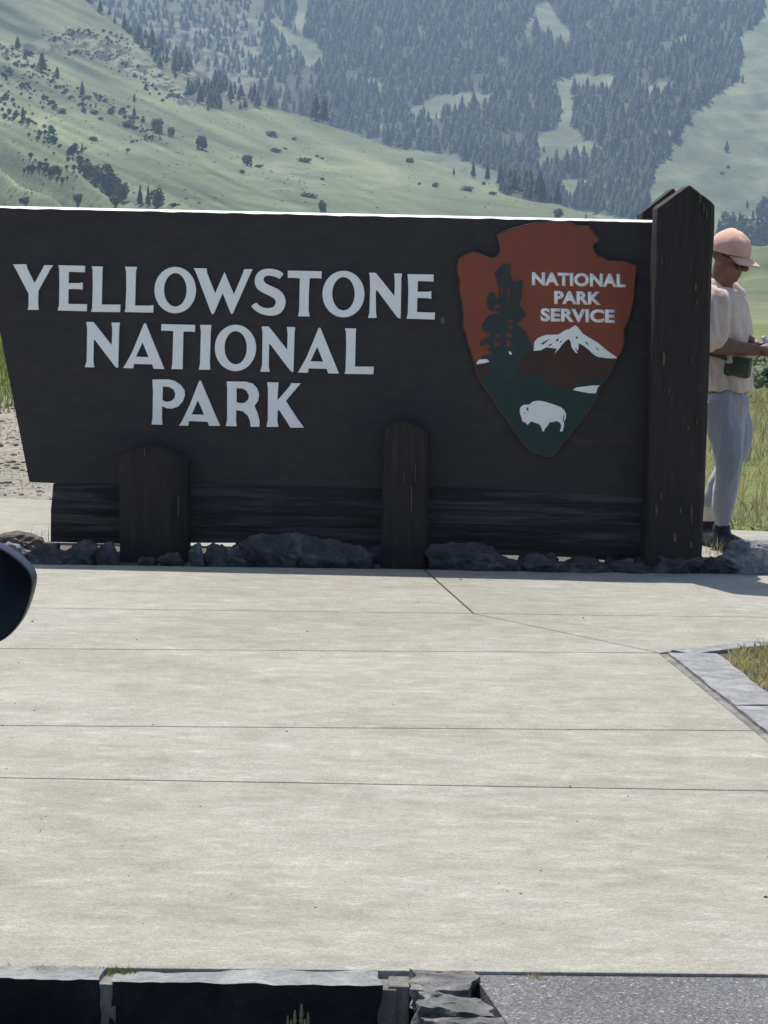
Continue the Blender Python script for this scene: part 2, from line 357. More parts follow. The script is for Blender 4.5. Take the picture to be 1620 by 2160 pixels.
def build_terrain():
    az = np.concatenate([np.linspace(-180, -24, 60)[:-1], np.linspace(-24, -10.5, 60)[:-1], np.linspace(-10.5, 10.5, 470)[:-1], np.linspace(10.5, 24, 60)[:-1], np.linspace(24, 180, 60)])
    r = np.concatenate([[0.01], np.geomspace(3, 60, 130)[:-1], np.geomspace(60, 400, 80)[:-1], np.linspace(400, 1000, 420)[:-1], np.linspace(1000, 2300, 370)[:-1], np.linspace(2300, 3300, 60)])
    A, Rr = np.meshgrid(np.radians(az), r)
    X = Rr * np.sin(A); Y = Rr * np.cos(A); Z = height(X, Y)
    nr, na = X.shape
    v = np.stack([X, Y, Z], -1).reshape(-1, 3)
    i = np.arange(nr - 1)[:, None] * na + np.arange(na - 1)[None, :]
    f = np.stack([i, i + na, i + na + 1, i + 1], -1).reshape(-1, 4)
    o = from_np('terrain', v, f, M['terrain'], None, True)
    tag(o, kind='structure')
    px, py = project(v[:, 0], v[:, 1], v[:, 2])
    front = v[:, 1] > 1
    rr = np.hypot(v[:, 0], v[:, 1])
    c = np.tile(np.array([0.200, 0.237, 0.142]), (len(v), 1))
    nz = fbm(v[:, 0] / 90, v[:, 1] / 60, 4)[:, None]
    c = c * (1 + 0.35 * nz) + np.array([0.05, 0.03, 0.02]) * np.clip(nz, 0, 1)
    wv = py - 0.45 * px
    stk = vn(wv / 9 + .6 * fbm(px / 120, py / 120, 2), px / 160)[:, None] * 0.75 + vn(wv / 30 + .5 * fbm(px / 200, py / 90, 2), px / 400)[:, None] * 0.8  # drier grass streaks that also paint in the shading of ridges
    onsp = (front & (rr > 420) & (rr < 1300) & (px < 1300))[:, None]
    fade = np.clip(1.15 - px / 900, .25, 1)[:, None]
    c = np.where(onsp, c * (1 + stk * fade * np.array([1.2, 1.0, 1.05])), c * (1 + .35 * fbm(v[:, 0] / 12, v[:, 1] / 30, 3)[:, None]))
    c = np.clip(c * .68, .02, 1)
    fm = forest_mask(px, py) & front & (rr > 900)
    c[fm] = c[fm] * 0.55 + np.array([0.03, 0.03, 0.02])
    dense = fm & (px > 600)
    c[dense] = c[dense] * 0.6
    n2 = fbm(px / 14 + 3, py / 7, 4)
    rk = (inpoly(px, py, ROCKY) | inpoly(px, py, ROCKY2)) & front & (rr > 600) & (n2 > 0.02)
    c[rk] = c[rk] * .6 + np.array([0.09, 0.085, 0.07])
    rk2 = (inpoly(px, py, ROCKY) | inpoly(px, py, ROCKY2)) & front & (rr > 600) & (n2 < -0.06)
    c[rk2] = np.array([0.06, 0.07, 0.05])
    pale = front & (rr > 500) & (px > 520) & (px < 840) & (py > 340) & (py < 400) & (fbm(px / 60, py / 8, 3) > 0.16)
    c[pale] = c[pale] * .75 + np.array([0.075, 0.07, 0.05])
    # near verge: gravel and dirt on the left, grass on the right
    nearm = front & (rr < 60)
    k = np.clip((v[:, 0] + 0.9) / 0.8, 0, 1)[:, None]; far = np.clip((rr - 23 - 2 * fbm(v[:, 0], v[:, 1], 2)) / 4, 0, 1)[:, None]
    gravel = np.array([0.30, 0.27, 0.24]); turf = np.array([0.15, 0.19, 0.07])
    nc = (gravel * (1 - far) + np.array([0.18, 0.23, 0.06]) * far) * (1 - k) + turf * k
    c[nearm] = nc[nearm]
    ca = o.data.color_attributes.new('tint', 'FLOAT_COLOR', 'POINT')
    ca.data.foreach_set('color', np.concatenate([c, np.ones((len(c), 1))], 1).astype(np.float32).ravel())
    return o
build_terrain()

def hit(px, py, r0=60, r1=3200):
    d = ray(px, py); t = np.geomspace(r0, r1, 1500)
    x = d.x * t; y = d.y * t; z = H + d.z * t
    b = np.nonzero(z < height(x, y))[0]
    if len(b) == 0: return None
    return float(x[b[0]]), float(y[b[0]])

# ------------------------------------------------------------------ pavement: slabs with open joints
def line_world(a, b): 
    p, q = G(*a), G(*b); s = (q.y - p.y) / (q.x - p.x); return lambda x: p.y + s * (x - p.x)
J0 = line_world((0, 2040), (1620, 2056)); J4 = line_world((0, 1640), (1620, 1668)); J3 = line_world((0, 1530), (1605, 1541))
J2 = line_world((0, 1367), (1390, 1376)); J1 = line_world((70, 1282), (1620, 1302)); JB = line_world((60, 1190), (1600, 1211))
SA0, SA1 = G(1392, 1377), G(1612, 1556)                       # kerb strip of the grass bed, pavement side
sa = (SA1.y - SA0.y) / (SA1.x - SA0.x)
def SAx(y): return SA0.x + (y - SA0.y) / sa
SB0, SB1 = G(1392, 1377), G(1620, 1352); sb = (SB1.y - SB0.y) / (SB1.x - SB0.x)
def SBy(x): return SB0.y + (x - SB0.x) * sb
pav = empty('pavement', (0, 0, 0)); tag(pav, kind='structure')
def inset(poly, d):
    n = len(poly); out = []
    area = sum(poly[i][0] * poly[(i + 1) % n][1] - poly[(i + 1) % n][0] * poly[i][1] for i in range(n))
    sg = 1 if area > 0 else -1
    for i in range(n):
        a = Vector(poly[i - 1]); b = Vector(poly[i]); c = Vector(poly[(i + 1) % n])
        e1 = (b - a).normalized(); e2 = (c - b).normalized()
        n1 = Vector((-e1.y, e1.x)) * sg; n2 = Vector((-e2.y, e2.x)) * sg
        k = n1 + n2
        if k.length < 1e-6: k = n1
        k = k / max(0.25, 1 + n1.dot(n2))
        out.append((b.x + k.x * d, b.y + k.y * d))
    return out
XL, XR = -5.5, 5.0
for _x in (XL, 0, XR): print('J', _x, J0(_x), J4(_x), J3(_x), J2(_x), J1(_x), JB(_x), SBy(_x), back_edge(_x))
def slab(poly): return prism('concrete_slab', inset([tuple(p)[:2] for p in poly], 0.0045), -0.22, 0.0, M['concrete'], pav, 0.004)
c0 = G(925, 1213); c0 = Vector((c0.x - 0.06, JB(c0.x) , 0)); c1 = G(1000, 1293); c1.y = J1(c1.x); c2 = SA0
def sapt(y): return (SAx(y), y)
yA = J0(2.6)
slab([(XL, J0(XL)), (SAx(4.75), J0(SAx(4.75))), sapt(J4(SAx(6.4))), (XL, J4(XL))])
slab([(XL, J4(XL)), sapt(J4(SAx(6.4))), sapt(J3(SAx(7.3))), (XL, J3(XL))])
slab([(XL, J3(XL)), sapt(J3(SAx(7.3))), (SA0.x, SA0.y), (XL, J2(XL))])
slab([(XL, J2(XL)), (c2.x, c2.y), (c1.x, c1.y), (XL, J1(XL))])
xi = SA0.x
while SBy(xi) < J1(xi) - .02: xi += .01
slab([(c2.x, c2.y), (xi, J1(xi)), (c1.x, c1.y)])
slab([(XL, J1(XL)), (c1.x, c1.y), (c0.x, c0.y), (XL, JB(XL))])
slab([(c1.x, c1.y), (XR, J1(XR)), (XR, JB(XR)), (c0.x, c0.y)])
BXL, BXR = -3.4, 2.75                                           # rock bed under the sign
yb = 11.93
slab([(XL, JB(XL)), (BXL, JB(BXL)), (BXL, yb), (XL, yb)])
slab([(BXR, JB(BXR)), (XR, JB(XR)), (XR, yb), (BXR, yb)])
slab([(XL, yb), (-1.1, yb), (-1.1, back_edge(-1.1)), (XL, back_edge(XL))])
slab([(-1.1, yb), (1.2, yb), (1.2, back_edge(1.2)), (-1.1, back_edge(-1.1))])
slab([(1.2, yb), (XR, yb), (XR, back_edge(XR)), (1.2, back_edge(1.2))])
o = prism('rock_bed_soil', [(BXL, JB(BXL) + .005), (BXR, JB(BXR) + .005), (BXR, yb - .005), (BXL, yb - .005)], -0.2, -0.012, M['soil']); tag(o, kind='structure')

# road and raised asphalt apron on the right of the kerb
o = prism('road', [(-14, -9), (14, -9), (14, 4.9), (-14, 4.9)], -0.26, -0.17, M['asphalt']); tag(o, kind='structure')
ak = G(1000, 2072, -0.012)
apr = [(ak.x, J0(ak.x) - 0.002), (ak.x + 0.08, 4.3), (0.42, 3.6), (0.9, 1.5), (9, 1.5), (9, J0(9) - 0.002)]
o = prism('asphalt_apron', apr, -0.168, -0.006, M['asphalt']); tag(o, kind='structure')

# ------------------------------------------------------------------ kerb stones
def stone(name, poly, z0, z1, mat, parent, sub=0.03, rough=0.006, facemat=None, seed=0):
    """polygon (4 corners, world) subdivided and roughened"""
    a, b, c, d = [Vector((p[0], p[1], 0)) for p in poly]
    nu = max(2, int((b - a).length / sub)); nv = max(2, int((d - a).length / sub)); nw = max(1, int((z1 - z0) / sub))
    bm = bmesh.new(); V = {}
    for i in range(nu + 1):
        for j in range(nv + 1):
            for k in range(nw + 1):
                if 0 < i < nu and 0 < j < nv and 0 < k < nw: continue
                p = a.lerp(b, i / nu).lerp(d.lerp(c, i / nu), j / nv); p.z = z0 + (z1 - z0) * k / nw
                q = noise.noise_vector(p * 9 + Vector((seed * 3.7, 0, 0))) * rough + noise.noise_vector(p * 33 + Vector((seed, 0, 0))) * rough * 0.6
                if k == nw: q.z *= 0.5
                V[i, j, k] = bm.verts.new(p + q)
    def q4(*ks, mi=0):
        f = bm.faces.new([V[k] for k in ks]); f.material_index = mi
    for i in range(nu):
        for j in range(nv):
            q4((i, j, nw), (i + 1, j, nw), (i + 1, j + 1, nw), (i, j + 1, nw)); q4((i, j, 0), (i, j + 1, 0), (i + 1, j + 1, 0), (i + 1, j, 0))
        for k in range(nw):
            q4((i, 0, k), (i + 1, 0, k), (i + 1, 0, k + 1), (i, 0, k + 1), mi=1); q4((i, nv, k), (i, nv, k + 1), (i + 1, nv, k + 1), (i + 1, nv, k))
    for j in range(nv):
        for k in range(nw):
            q4((0, j, k), (0, j, k + 1), (0, j + 1, k + 1), (0, j + 1, k)); q4((nu, j, k), (nu, j + 1, k), (nu, j + 1, k + 1), (nu, j, k + 1))
    o = from_bm(name, bm, mat, parent)
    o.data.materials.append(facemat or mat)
    return o
kerb = empty('kerb', (0, 0, 0)); tag(kerb, kind='structure')
def fx(px): return G(px, 2045).x
KW = 0.082
sx = [-2.6, -1.9, -1.25, fx(232), fx(815)]
for i in range(len(sx) - 1):
    x0, x1 = sx[i] + .012, sx[i + 1] - .012
    y0, y1 = J0(x0) - 0.006, J0(x1) - 0.006
    zt = 0.004 - 0.006 * (i % 2)
    stone('kerb_stone', [(x0, y0 - KW, 0), (x1, y1 - KW, 0), (x1, y1, 0), (x0, y0, 0)], -0.17, zt, M['kerb'], kerb, 0.016, 0.010, M['kerbshade'], i)
    # mortar in the joint behind
    prism('mortar_joint', [(x1 - .008, y1 - KW + .006), (x1 + .032, y1 - KW + .006), (x1 + .032, y1 - .004), (x1 - .008, y1 - .004)], -0.168, zt - 0.012, M['mortar'], kerb)
x0 = fx(868); y0 = J0(x0) - 0.006
cor = [[(x0, y0 - .115), (ak.x - .008, y0 - .115), (ak.x - .012, y0), (x0, y0)],
       [(x0 + .015, y0 - .245), (ak.x + .028, y0 - .245), (ak.x + .002, y0 - .125), (x0 + .008, y0 - .125)],
       [(x0 + .06, y0 - .42), (ak.x + .075, y0 - .42), (ak.x + .035, y0 - .26), (x0 + .022, y0 - .26)],
       [(x0 + .15, y0 - .62), (ak.x + .17, y0 - .62), (ak.x + .083, y0 - .43), (x0 + .068, y0 - .43)]]
for i, q in enumerate(cor):
    stone('kerb_stone', q, -0.168, 0.0 - 0.004 * i, M['kerbrough'], kerb, 0.008, 0.026, M['kerbrough'], 9 + i)
prism('mortar_joint', [(fx(815) + .004, y0 - KW + .01), (x0 - .004, y0 - KW + .01), (x0 - .004, y0), (fx(815) + .004, y0)], -0.168, -0.008, M['mortar'], kerb, .004)

# grey kerb strip round the grass bed (right)
bed = empty('bed_edging', (SA0.x, SA0.y, 0)); tag(bed, kind='structure')
dirv = Vector((SA1.x - SA0.x, SA1.y - SA0.y, 0)).normalized(); nrm = Vector((-dirv.y, dirv.x, 0))
WST = 0.205
if nrm.x < 0: nrm = -nrm
cuts = [0.03, 0.92, 1.10, 1.72, 2.55, 3.4, 4.2]
o_loc = Vector((SA0.x, SA0.y, 0)); bedrel = lambda q: [(p[0] - SA0.x, p[1] - SA0.y) for p in q]
for i in range(len(cuts) - 1):
    a = o_loc + dirv * (cuts[i] + .004); b = o_loc + dirv * (cuts[i + 1] - .004)
    q = [a + nrm * .028, b + nrm * .028, b + nrm * (WST + .012 * ((i * 7) % 3 - 1)), a + nrm * WST]
    s = stone('edging_stone', bedrel(q), -0.15, 0.006 + 0.003 * (i % 2), M['kerb'], bed, 0.04, 0.006, None, 20 + i)
a = o_loc; b = o_loc + dirv * 4.2
prism('mortar_joint', bedrel([a, b, b + nrm * .026, a + nrm * .026]), -0.15, -0.004, M['mortar'], bed)
dB = Vector((1, sb, 0)).normalized(); nB = Vector((dB.y, -dB.x, 0))
cb = [0.05, 0.48, 1.05, 1.7, 2.4, 3.2]
for i in range(len(cb) - 1):
    a = o_loc + dB * (cb[i] + .004); b = o_loc + dB * (cb[i + 1] - .004)
    stone('edging_stone', bedrel([a + nB * .10, b + nB * .10, b + nB * .004, a + nB * .004]), -0.15, 0.007, M['kerb'], bed, 0.05, 0.005, None, 40 + i)
# turf in the bed
tp = [o_loc + dirv * .12 + nrm * WST * .8, o_loc + dirv * 4.2 + nrm * WST, Vector((4.2, 5.0, 0)), o_loc + dB * 3.2 + nB * .11, o_loc + dB * 0.10 + nB * .06]
o = prism('turf_bed', [(p.x, p.y) for p in tp], -0.2, -0.006, M['soil']); tag(o, kind='structure')

def blades(name, pts, hmin, hmax, w, mat, lean=0.5, label=None, parent=None):
    pts = np.asarray(pts, float); n = len(pts)
    h = rng.uniform(hmin, hmax, n) * rng.uniform(.5, 1, n); a = rng.uniform(0, 2 * np.pi, n); la = rng.uniform(0, 2 * np.pi, n); l = rng.uniform(0, lean, n) * h
    dx = np.cos(a) * w / 2 * rng.uniform(.6, 1.4, n); dy = np.sin(a) * w / 2
    z = pts[:, 2]
    b0 = np.stack([pts[:, 0] - dx, pts[:, 1] - dy, z], 1); b1 = np.stack([pts[:, 0] + dx, pts[:, 1] + dy, z], 1)
    mx = pts[:, 0] + np.cos(la) * l * .35; my = pts[:, 1] + np.sin(la) * l * .35
    m0 = np.stack([mx - dx * .7, my - dy * .7, z + h * .55], 1); m1 = np.stack([mx + dx * .7, my + dy * .7, z + h * .55], 1)
    t = np.stack([pts[:, 0] + np.cos(la) * l, pts[:, 1] + np.sin(la) * l, z + h * .95], 1)
    v = np.stack([b0, b1, m1, m0, t], 1).reshape(-1, 3)
    i = np.arange(n)[:, None] * 5
    f = np.concatenate([i + np.array([[0, 1, 2]]), i + np.array([[0, 2, 3]]), i + np.array([[3, 2, 4]])])
    return from_np(name, v, f, mat, parent)
def scatter(poly, n):
    xs = [p[0] for p in poly]; ys = [p[1] for p in poly]; out = np.zeros((0, 2))
    while len(out) < n:
        q = np.stack([rng.uniform(min(xs), max(xs), n), rng.uniform(min(ys), max(ys), n)], 1)
        out = np.concatenate([out, q[inpoly(q[:, 0], q[:, 1], poly)]])
    return out[:n]
q = scatter([(p.x, p.y) for p in [o_loc + dirv * .16 + nrm * (WST + .004), tp[1], tp[2], tp[3], o_loc + dB * .24 + nB * .11]], 80000); q = np.concatenate([q, np.full((len(q), 1), -0.008)], 1)
tag(blades('lawn_grass', q, 0.022, 0.06, 0.006, M['drygrass'], 1.3), 'short green and straw coloured grass filling the kerbed bed', 'grass', kind='stuff')
e = [o_loc + dB * t + nB * .12 for t in rng.uniform(.35, 3, 60)]
tag(blades('verge_wisps', [(p.x, p.y, 0) for p in e], 0.04, 0.11, 0.003, M['drygrass'], .7), 'thin grass wisps along the back kerb of the bed', 'grass', kind='stuff')
# weeds along the near kerb joint
wpt = [(G(x, 2040).x, J0(G(x, 2040).x) - 0.012 + random.uniform(-.008, .008), -0.01) for x in
       list(rng.normal(70, 28, 170)) + list(rng.uniform(100, 225, 90)) + list(rng.normal(255, 22, 120))]
tag(blades('kerb_weeds', wpt, 0.010, 0.026, 0.003, M['grass'], 1.6), 'low green weeds growing in the joint behind the front kerb', 'weeds', kind='stuff')
wpt = [(G(x, 2052).x, J0(G(x, 2052).x) - 0.014 + random.uniform(-.01, .01), -0.012) for x in list(rng.normal(985, 14, 60)) + list(rng.normal(1130, 12, 60))]
tag(blades('joint_weeds', wpt, 0.008, 0.024, 0.0025, M['drygrass'], 1.5), 'yellowish weed tufts between pavement and asphalt', 'weeds', kind='stuff')

# verge behind: grass on the right, stones and sparse tufts on the left
q = scatter([(0.6, back_edge(.6) + .02), (7, back_edge(7) + .02), (9, 34), (0.6, 34)], 60000)
q = q[rng.random(len(q)) < np.clip(1.25 - (q[:, 1] - 13) / 26, .3, 1)]
tall = np.clip((q[:, 1] - 13.0) / 3, 0.35, 1)
z = height(q[:, 0], q[:, 1]) - .01
tag(blades('meadow_grass', np.column_stack([q, z]), 0.06, 0.20, 0.010, M['drygrass'], 1.0), 'tall unmown green and straw grass behind the pavement', 'grass', kind='stuff')
q = scatter([(-7, back_edge(-7) + .05), (0.6, back_edge(.6) + .05), (0.6, 20), (-7, 20)], 2600)
z = height(q[:, 0], q[:, 1]) - .005
tag(blades('verge_tufts', np.column_stack([q, z]), 0.02, 0.07, 0.006, M['drygrass'], 1), 'sparse dry tufts on the gravel verge', 'grass', kind='stuff')
q = scatter([(-9, 22), (0.6, 22), (0.6, 40), (-9, 40)], 22000)
z = height(q[:, 0], q[:, 1]) - .01
tag(blades('verge_grass', np.column_stack([q, z]), 0.1, 0.35, 0.014, M['grass'], .8), 'bright green grass beyond the gravel verge', 'grass', kind='stuff')
# gravel stones
q = scatter([(-7, back_edge(-7) + .02), (0.4, back_edge(.4) + .02), (0.4, 23), (-7, 23)], 9000)
oct_v = np.array([[1, 0, 0], [-1, 0, 0], [0, 1, 0], [0, -1, 0], [0, 0, 1], [0, 0, -1.]]); oct_f = np.array([[0, 2, 4], [2, 1, 4], [1, 3, 4], [3, 0, 4], [2, 0, 5], [1, 2, 5], [3, 1, 5], [0, 3, 5]])
s = (rng.pareto(2.2, len(q)) * .008 + .006).clip(0, .06); sc = s[:, None, None] * rng.uniform(.6, 1.3, (len(q), 1, 3)) * np.array([1, 1, .6])
v = oct_v[None] * sc * rng.uniform(.75, 1.2, (len(q), 6, 1)) + np.column_stack([q, height(q[:, 0], q[:, 1]) + .2 * s])[:, None, :]
f = (oct_f[None] + np.arange(len(q))[:, None, None] * 6).reshape(-1, 3)
tag(from_np('verge_gravel', v.reshape(-1, 3), f, M['gravel']), 'loose pale gravel and stones on the dirt verge behind the pavement', 'gravel', kind='stuff')

q = scatter([(XL, 4.95), (XR, 5.1), (XR, 11.0), (XL, 10.9)], 330)
q = q[q[:, 0] < (SA0.x + (q[:, 1] - SA0.y) / sa) - .05]
s = (rng.pareto(2.5, len(q)) * .0012 + .0016).clip(0, .0048)
v = oct_v[None] * (s[:, None, None] * np.array([1.3, 1, .7])) * rng.uniform(.7, 1.2, (len(q), 6, 1)) + np.column_stack([q, s * .3])[:, None, :]
f = (oct_f[None] + np.arange(len(q))[:, None, None] * 6).reshape(-1, 3)
tag(from_np('pavement_crumbs', v.reshape(-1, 3), f, M['soil']), 'tiny dark crumbs of grit scattered on the pale concrete', 'grit', kind='stuff')

# ------------------------------------------------------------------ leafy shapes
def conifer_mesh(seed, tiers=8, seg=8):
    r = random.Random(seed); V = []; F = []
    for t in range(tiers):
        k = t / tiers; z1 = 0.10 + 0.78 * k; z2 = z1 + 0.26 - 0.06 * k; rad = 0.25 * (1 - k) ** 0.72 * r.uniform(.8, 1.15) + 0.02
        b = len(V); cx, cy = r.uniform(-.01, .01), r.uniform(-.01, .01)
        V.append((cx, cy, min(1.0, z2)))
        for i in range(seg * 2):
            a = math.pi * i / seg + r.uniform(-.15, .15); rr = rad * (r.uniform(.85, 1.25) if i % 2 == 0 else r.uniform(.45, .7))
            V.append((cx + rr * math.cos(a), cy + rr * math.sin(a), z1 + (r.uniform(-.035, .01) if i % 2 == 0 else .03)))
        for i in range(seg * 2): F.append((b, b + 1 + i, b + 1 + (i + 1) % (seg * 2)))
    return np.array(V), np.array(F)
def clump_mesh(seed, n=260, rx=.5, rz=.5, zc=.5, size=.09, flat=False):
    r = np.random.default_rng(seed); V = []; F = []
    lob = r.normal(0, 1, (7, 3)); lob /= np.linalg.norm(lob, axis=1)[:, None]; lob *= r.uniform(.2, .62, (7, 1)); lob[:, 2] = np.abs(lob[:, 2]) if flat else lob[:, 2]
    for i in range(n):
        c = lob[i % 7]; d = r.normal(0, 1, 3); d /= np.linalg.norm(d); p = c + d * r.uniform(.28, .46)
        p = p * np.array([rx, rx, rz]) + np.array([0, 0, zc]); p[2] = max(p[2], .02)
        if not flat: p[:2] *= 1.22 - .5 * p[2]
        a = r.normal(0, 1, 3); a /= np.linalg.norm(a); b = np.cross(a, d); b /= np.linalg.norm(b) + 1e-6; a = np.cross(b, d * .6 + a * .4); a /= np.linalg.norm(a) + 1e-6
        k = size * r.uniform(.6, 1.3); m = len(V)
        V += [p - a * k, p + b * k * .7, p + a * k, p - b * k * .7]; F.append((m, m + 1, m + 2, m + 3))
    return np.array(V), np.array(F)
def me_np(name, v, f, mat):
    o = from_np(name, v, f, mat); me = o.data; bpy.data.objects.remove(o); return me
CON = [conifer_mesh(i) for i in range(6)]
CONM = [me_np('conifer_crown', v, f, M['conifer']) for v, f in CON]
CLM = [me_np('leaf_crown', *clump_mesh(20 + i, 520, .5, .62, .46, .08), M['broad']) for i in range(3)]
SHM = [me_np('shrub_crown', *clump_mesh(30 + i, 260,   .58, .62, .16, .10, True), M['shrub']) for i in range(4)]
def trunk_mesh():
    bm = bmesh.new(); bmesh.ops.create_cone(bm, cap_ends=True, segments=6, radius1=.022, radius2=.008, depth=.7, matrix=Matrix.Translation((0, 0, .33)))
    me = bpy.data.meshes.new('trunk'); bm.to_mesh(me); bm.free(); me.materials.append(M['bark']); return me
TRM = trunk_mesh()
def tree(kind, x, y, h, wide=1.0, label=None, cat='tree', group=None):
    z = float(height(x, y)) - 0.02 * h
    name = {'con': 'conifer_tree', 'leaf': 'leafy_tree', 'shrub': 'hillside_shrub'}[kind]
    r = empty(name, (x, y, z), random.uniform(0, 6.28)); r.scale = (h * wide, h * wide, h)
    me = random.choice({'con': CONM, 'leaf': CLM, 'shrub': SHM}[kind])
    for nm, m in (('crown', me), ('trunk', TRM))[:1 if kind == 'shrub' else 2]:
        o = bpy.data.objects.new(nm, m); COL.objects.link(o); o.parent = r
    tag(r, label, cat, group); return r

# individually placed trees and shrubs: (px of base, py of base, height px, width factor, kind)
SOLO = [(37, 106, 32, 1.1, 'con'), (88, 152, 44, 1.2, 'con'), (120, 165, 24, 1.3, 'con'), (58, 118, 16, 2, 'shrub'), (20, 155, 12, 1.6, 'shrub'), (173, 205, 36, .8, 'con'), (185, 210, 14, 1.6, 'shrub'),
        (152, 75, 14, 1.3, 'con'), (283, 215, 18, 1, 'con'), (307, 192, 16, 1.3, 'con'), (283, 250, 26, .9, 'con'), (330, 282, 36, .95, 'leaf'), (362, 290, 24, .9, 'leaf'), (427, 318, 36, .95, 'leaf'),
        (520, 350, 28, 1.1, 'leaf'), (546, 354, 11, 2.6, 'shrub'), (512, 366, 12, 1.4, 'shrub'), (571, 288, 17, 1.8, 'shrub'), (621, 296, 10, 1.5, 'shrub'), (583, 322, 13, 2.8, 'shrub'),
        (637, 342, 15, 2.6, 'shrub'), (601, 316, 6, 2.0, 'shrub'), (669, 332, 8, 1.3, 'shrub'), (679, 336, 6, 2.0, 'shrub'), (678, 381, 9, 1.5, 'shrub'), (652, 417, 18, 1.9, 'shrub'), (681, 447, 26, 1.1, 'leaf'),
        (233, 240, 18, 1.4, 'shrub'), (176, 236, 14, 1.4, 'shrub'), (200, 240, 12, 1.8, 'shrub'), (214, 255, 10, 1.5, 'shrub'), (132, 240, 15, 1.5, 'shrub'), (110, 219, 12, 2, 'shrub'), (259, 233, 11, 1.5, 'shrub'),
        (270, 268, 22, 1.6, 'shrub'), (155, 322, 22, 1.2, 'con'), (173, 322, 20, 1.0, 'con'), (196, 296, 13, 1.4, 'shrub'), (280, 301, 8, 1.5, 'shrub'), (270, 320, 8, 1.6, 'shrub'), (48, 248, 24, 1.1, 'con'),
        (232, 412, 72, .95, 'leaf'), (205, 390, 44, 1.1, 'leaf'), (183, 372, 34, 1.4, 'leaf'), (258, 430, 50, .8, 'leaf'), (295, 437, 50, .62, 'con'), (312, 437, 47, .55, 'con'), (331, 437, 46, .8, 'leaf'), (243, 437, 30, 1.2, 'leaf'),
        (165, 432, 30, 1.2, 'shrub'), (55, 430, 22, 1.3, 'shrub'), (132, 385, 14, 1.3, 'shrub'), (110, 368, 26, 1.2, 'shrub'), (370, 436, 12, 2, 'shrub'),
        (867, 344, 17, 1.2, 'shrub'), (957, 370, 18, .9, 'con'), (885, 390, 9, 1.2, 'shrub'), (920, 396, 17, 1.3, 'shrub'), (987, 404, 15, 2.2, 'shrub'), (1021, 390, 10, 1.2, 'shrub'), (1042, 412, 12, 1.8, 'shrub'),
        (998, 376, 36, .8, 'con'), (1028, 382, 40, .8, 'con'), (1177, 461, 24, 1.1, 'leaf'), (1236, 462, 12, 1, 'con'), (1147, 324, 14, 1.1, 'con'), (1177, 232, 22, .9, 'con'), (1424, 300, 42, .85, 'con'),
        (1533, 322, 26, 1.0, 'con'), (1566, 178, 18, 1, 'con'), (1535, 355, 6, 2.2, 'shrub'), (1525, 368, 6, 2, 'shrub'), (938, 238, 20, .9, 'con'), (1000, 236, 38, 1.5, 'con'), (1190, 345, 18, 1, 'con'),
        (1208, 372, 48, .9, 'con'), (1230, 375, 40, 1.1, 'con'), (1188, 375, 26, 1.2, 'con'), (1250, 378, 30, 1, 'con'), (620, 105, 10, 1.2, 'shrub'), (1130, 60, 24, 1, 'con'), (1160, 428, 14, 1, 'shrub')]
LET = [(90, 'the letter Y'), (170, 'the first E'), (225, 'the first L'), (285, 'the second L'), (365, 'the first O'), (470, 'the letter W'), (560, 'the letter S'), (635, 'the letter T'),
       (725, 'the second O'), (810, 'the letter N'), (900, 'the last E'), (980, 'the left shoulder of the arrowhead'), (1060, 'the painted tree of the arrowhead'), (1150, 'the arrowhead top'),
       (1230, 'the right notch of the arrowhead'), (1340, 'the board between arrowhead and tall post'), (1460, 'the tall post'), (1560, 'the person'), (1700, 'the person')]
used = {}
KN = {'con': 'pointed dark conifer', 'leaf': 'round crowned tree', 'shrub': 'low dark bush'}
for (px, py, hp, wd, kd) in sorted(SOLO, key=lambda s: (s[0] // 30, s[1])):
    p = hit(px, py)
    if not p: continue
    h = hp / FPX * math.hypot(*p)
    over = next(n for l, n in LET if px <= l)
    row = 'high' if py < 150 else 'midway' if py < 260 else 'low' if py < 370 else 'closely'
    sz = 'tall' if hp > 34 else 'small' if hp < 15 else 'middling'
    lb = f"{sz} {KN[kd]} {row} above {over}"
    k = used.get(lb, 0); used[lb] = k + 1
    if k: lb = f"{sz} {KN[kd]} {row} above {over}, {['', 'next to its right', 'third from its left', 'fourth from its left', 'fifth', 'sixth'][k]}"
    tree(kd, p[0], p[1], h, wd, lb, 'tree' if kd != 'shrub' else 'bush')

# forest: the largest 300 as trees, the rest as one mass
def forest():
    n = 110000
    px = rng.uniform(120, 1700, n); py = rng.uniform(-160, 470, n)
    m = forest_mask(px, py)
    dens = np.where(px < 560, 0.62, 1.0); dens = np.where((px < 720) & (py < 170), np.minimum(dens, .55), dens)
    ragged = 0.45 + 2.9 * fbm(px / 26, py / 16, 4)
    m &= rng.random(n) < dens * np.clip(ragged + np.where(px > 700, .36, .16), 0, 1)
    px, py = px[m], py[m]
    # reject crowded
    ray_d = np.array([ray(a, b) for a, b in zip(px, py)])
    t = np.linspace(820, 2900, 520)
    out = []
    for s in range(0, len(px), 2000):
        d = ray_d[s:s + 2000]
        X = d[:, 0:1] * t; Y = d[:, 1:2] * t; Z = H + d[:, 2:3] * t
        b = Z < height(X, Y); k = b.argmax(1); ok = b.any(1)
        out.append(np.stack([X[np.arange(len(d)), k], Y[np.arange(len(d)), k], px[s:s + 2000], py[s:s + 2000]], 1)[ok])
    q = np.concatenate(out)
    keep = []; grid = {}
    for i, (x, y, a, b) in enumerate(q):
        sp = 4.1 if a > 650 else 4.8
        c = (int(x // sp), int(y // (sp * 1.6)))
        if c in grid: continue
        grid[c] = 1; keep.append(i)
    q = q[keep]
    q[:, 0] += rng.uniform(-1.5, 1.5, len(q)); q[:, 1] += rng.uniform(-2, 2, len(q))
    return q
q = forest()
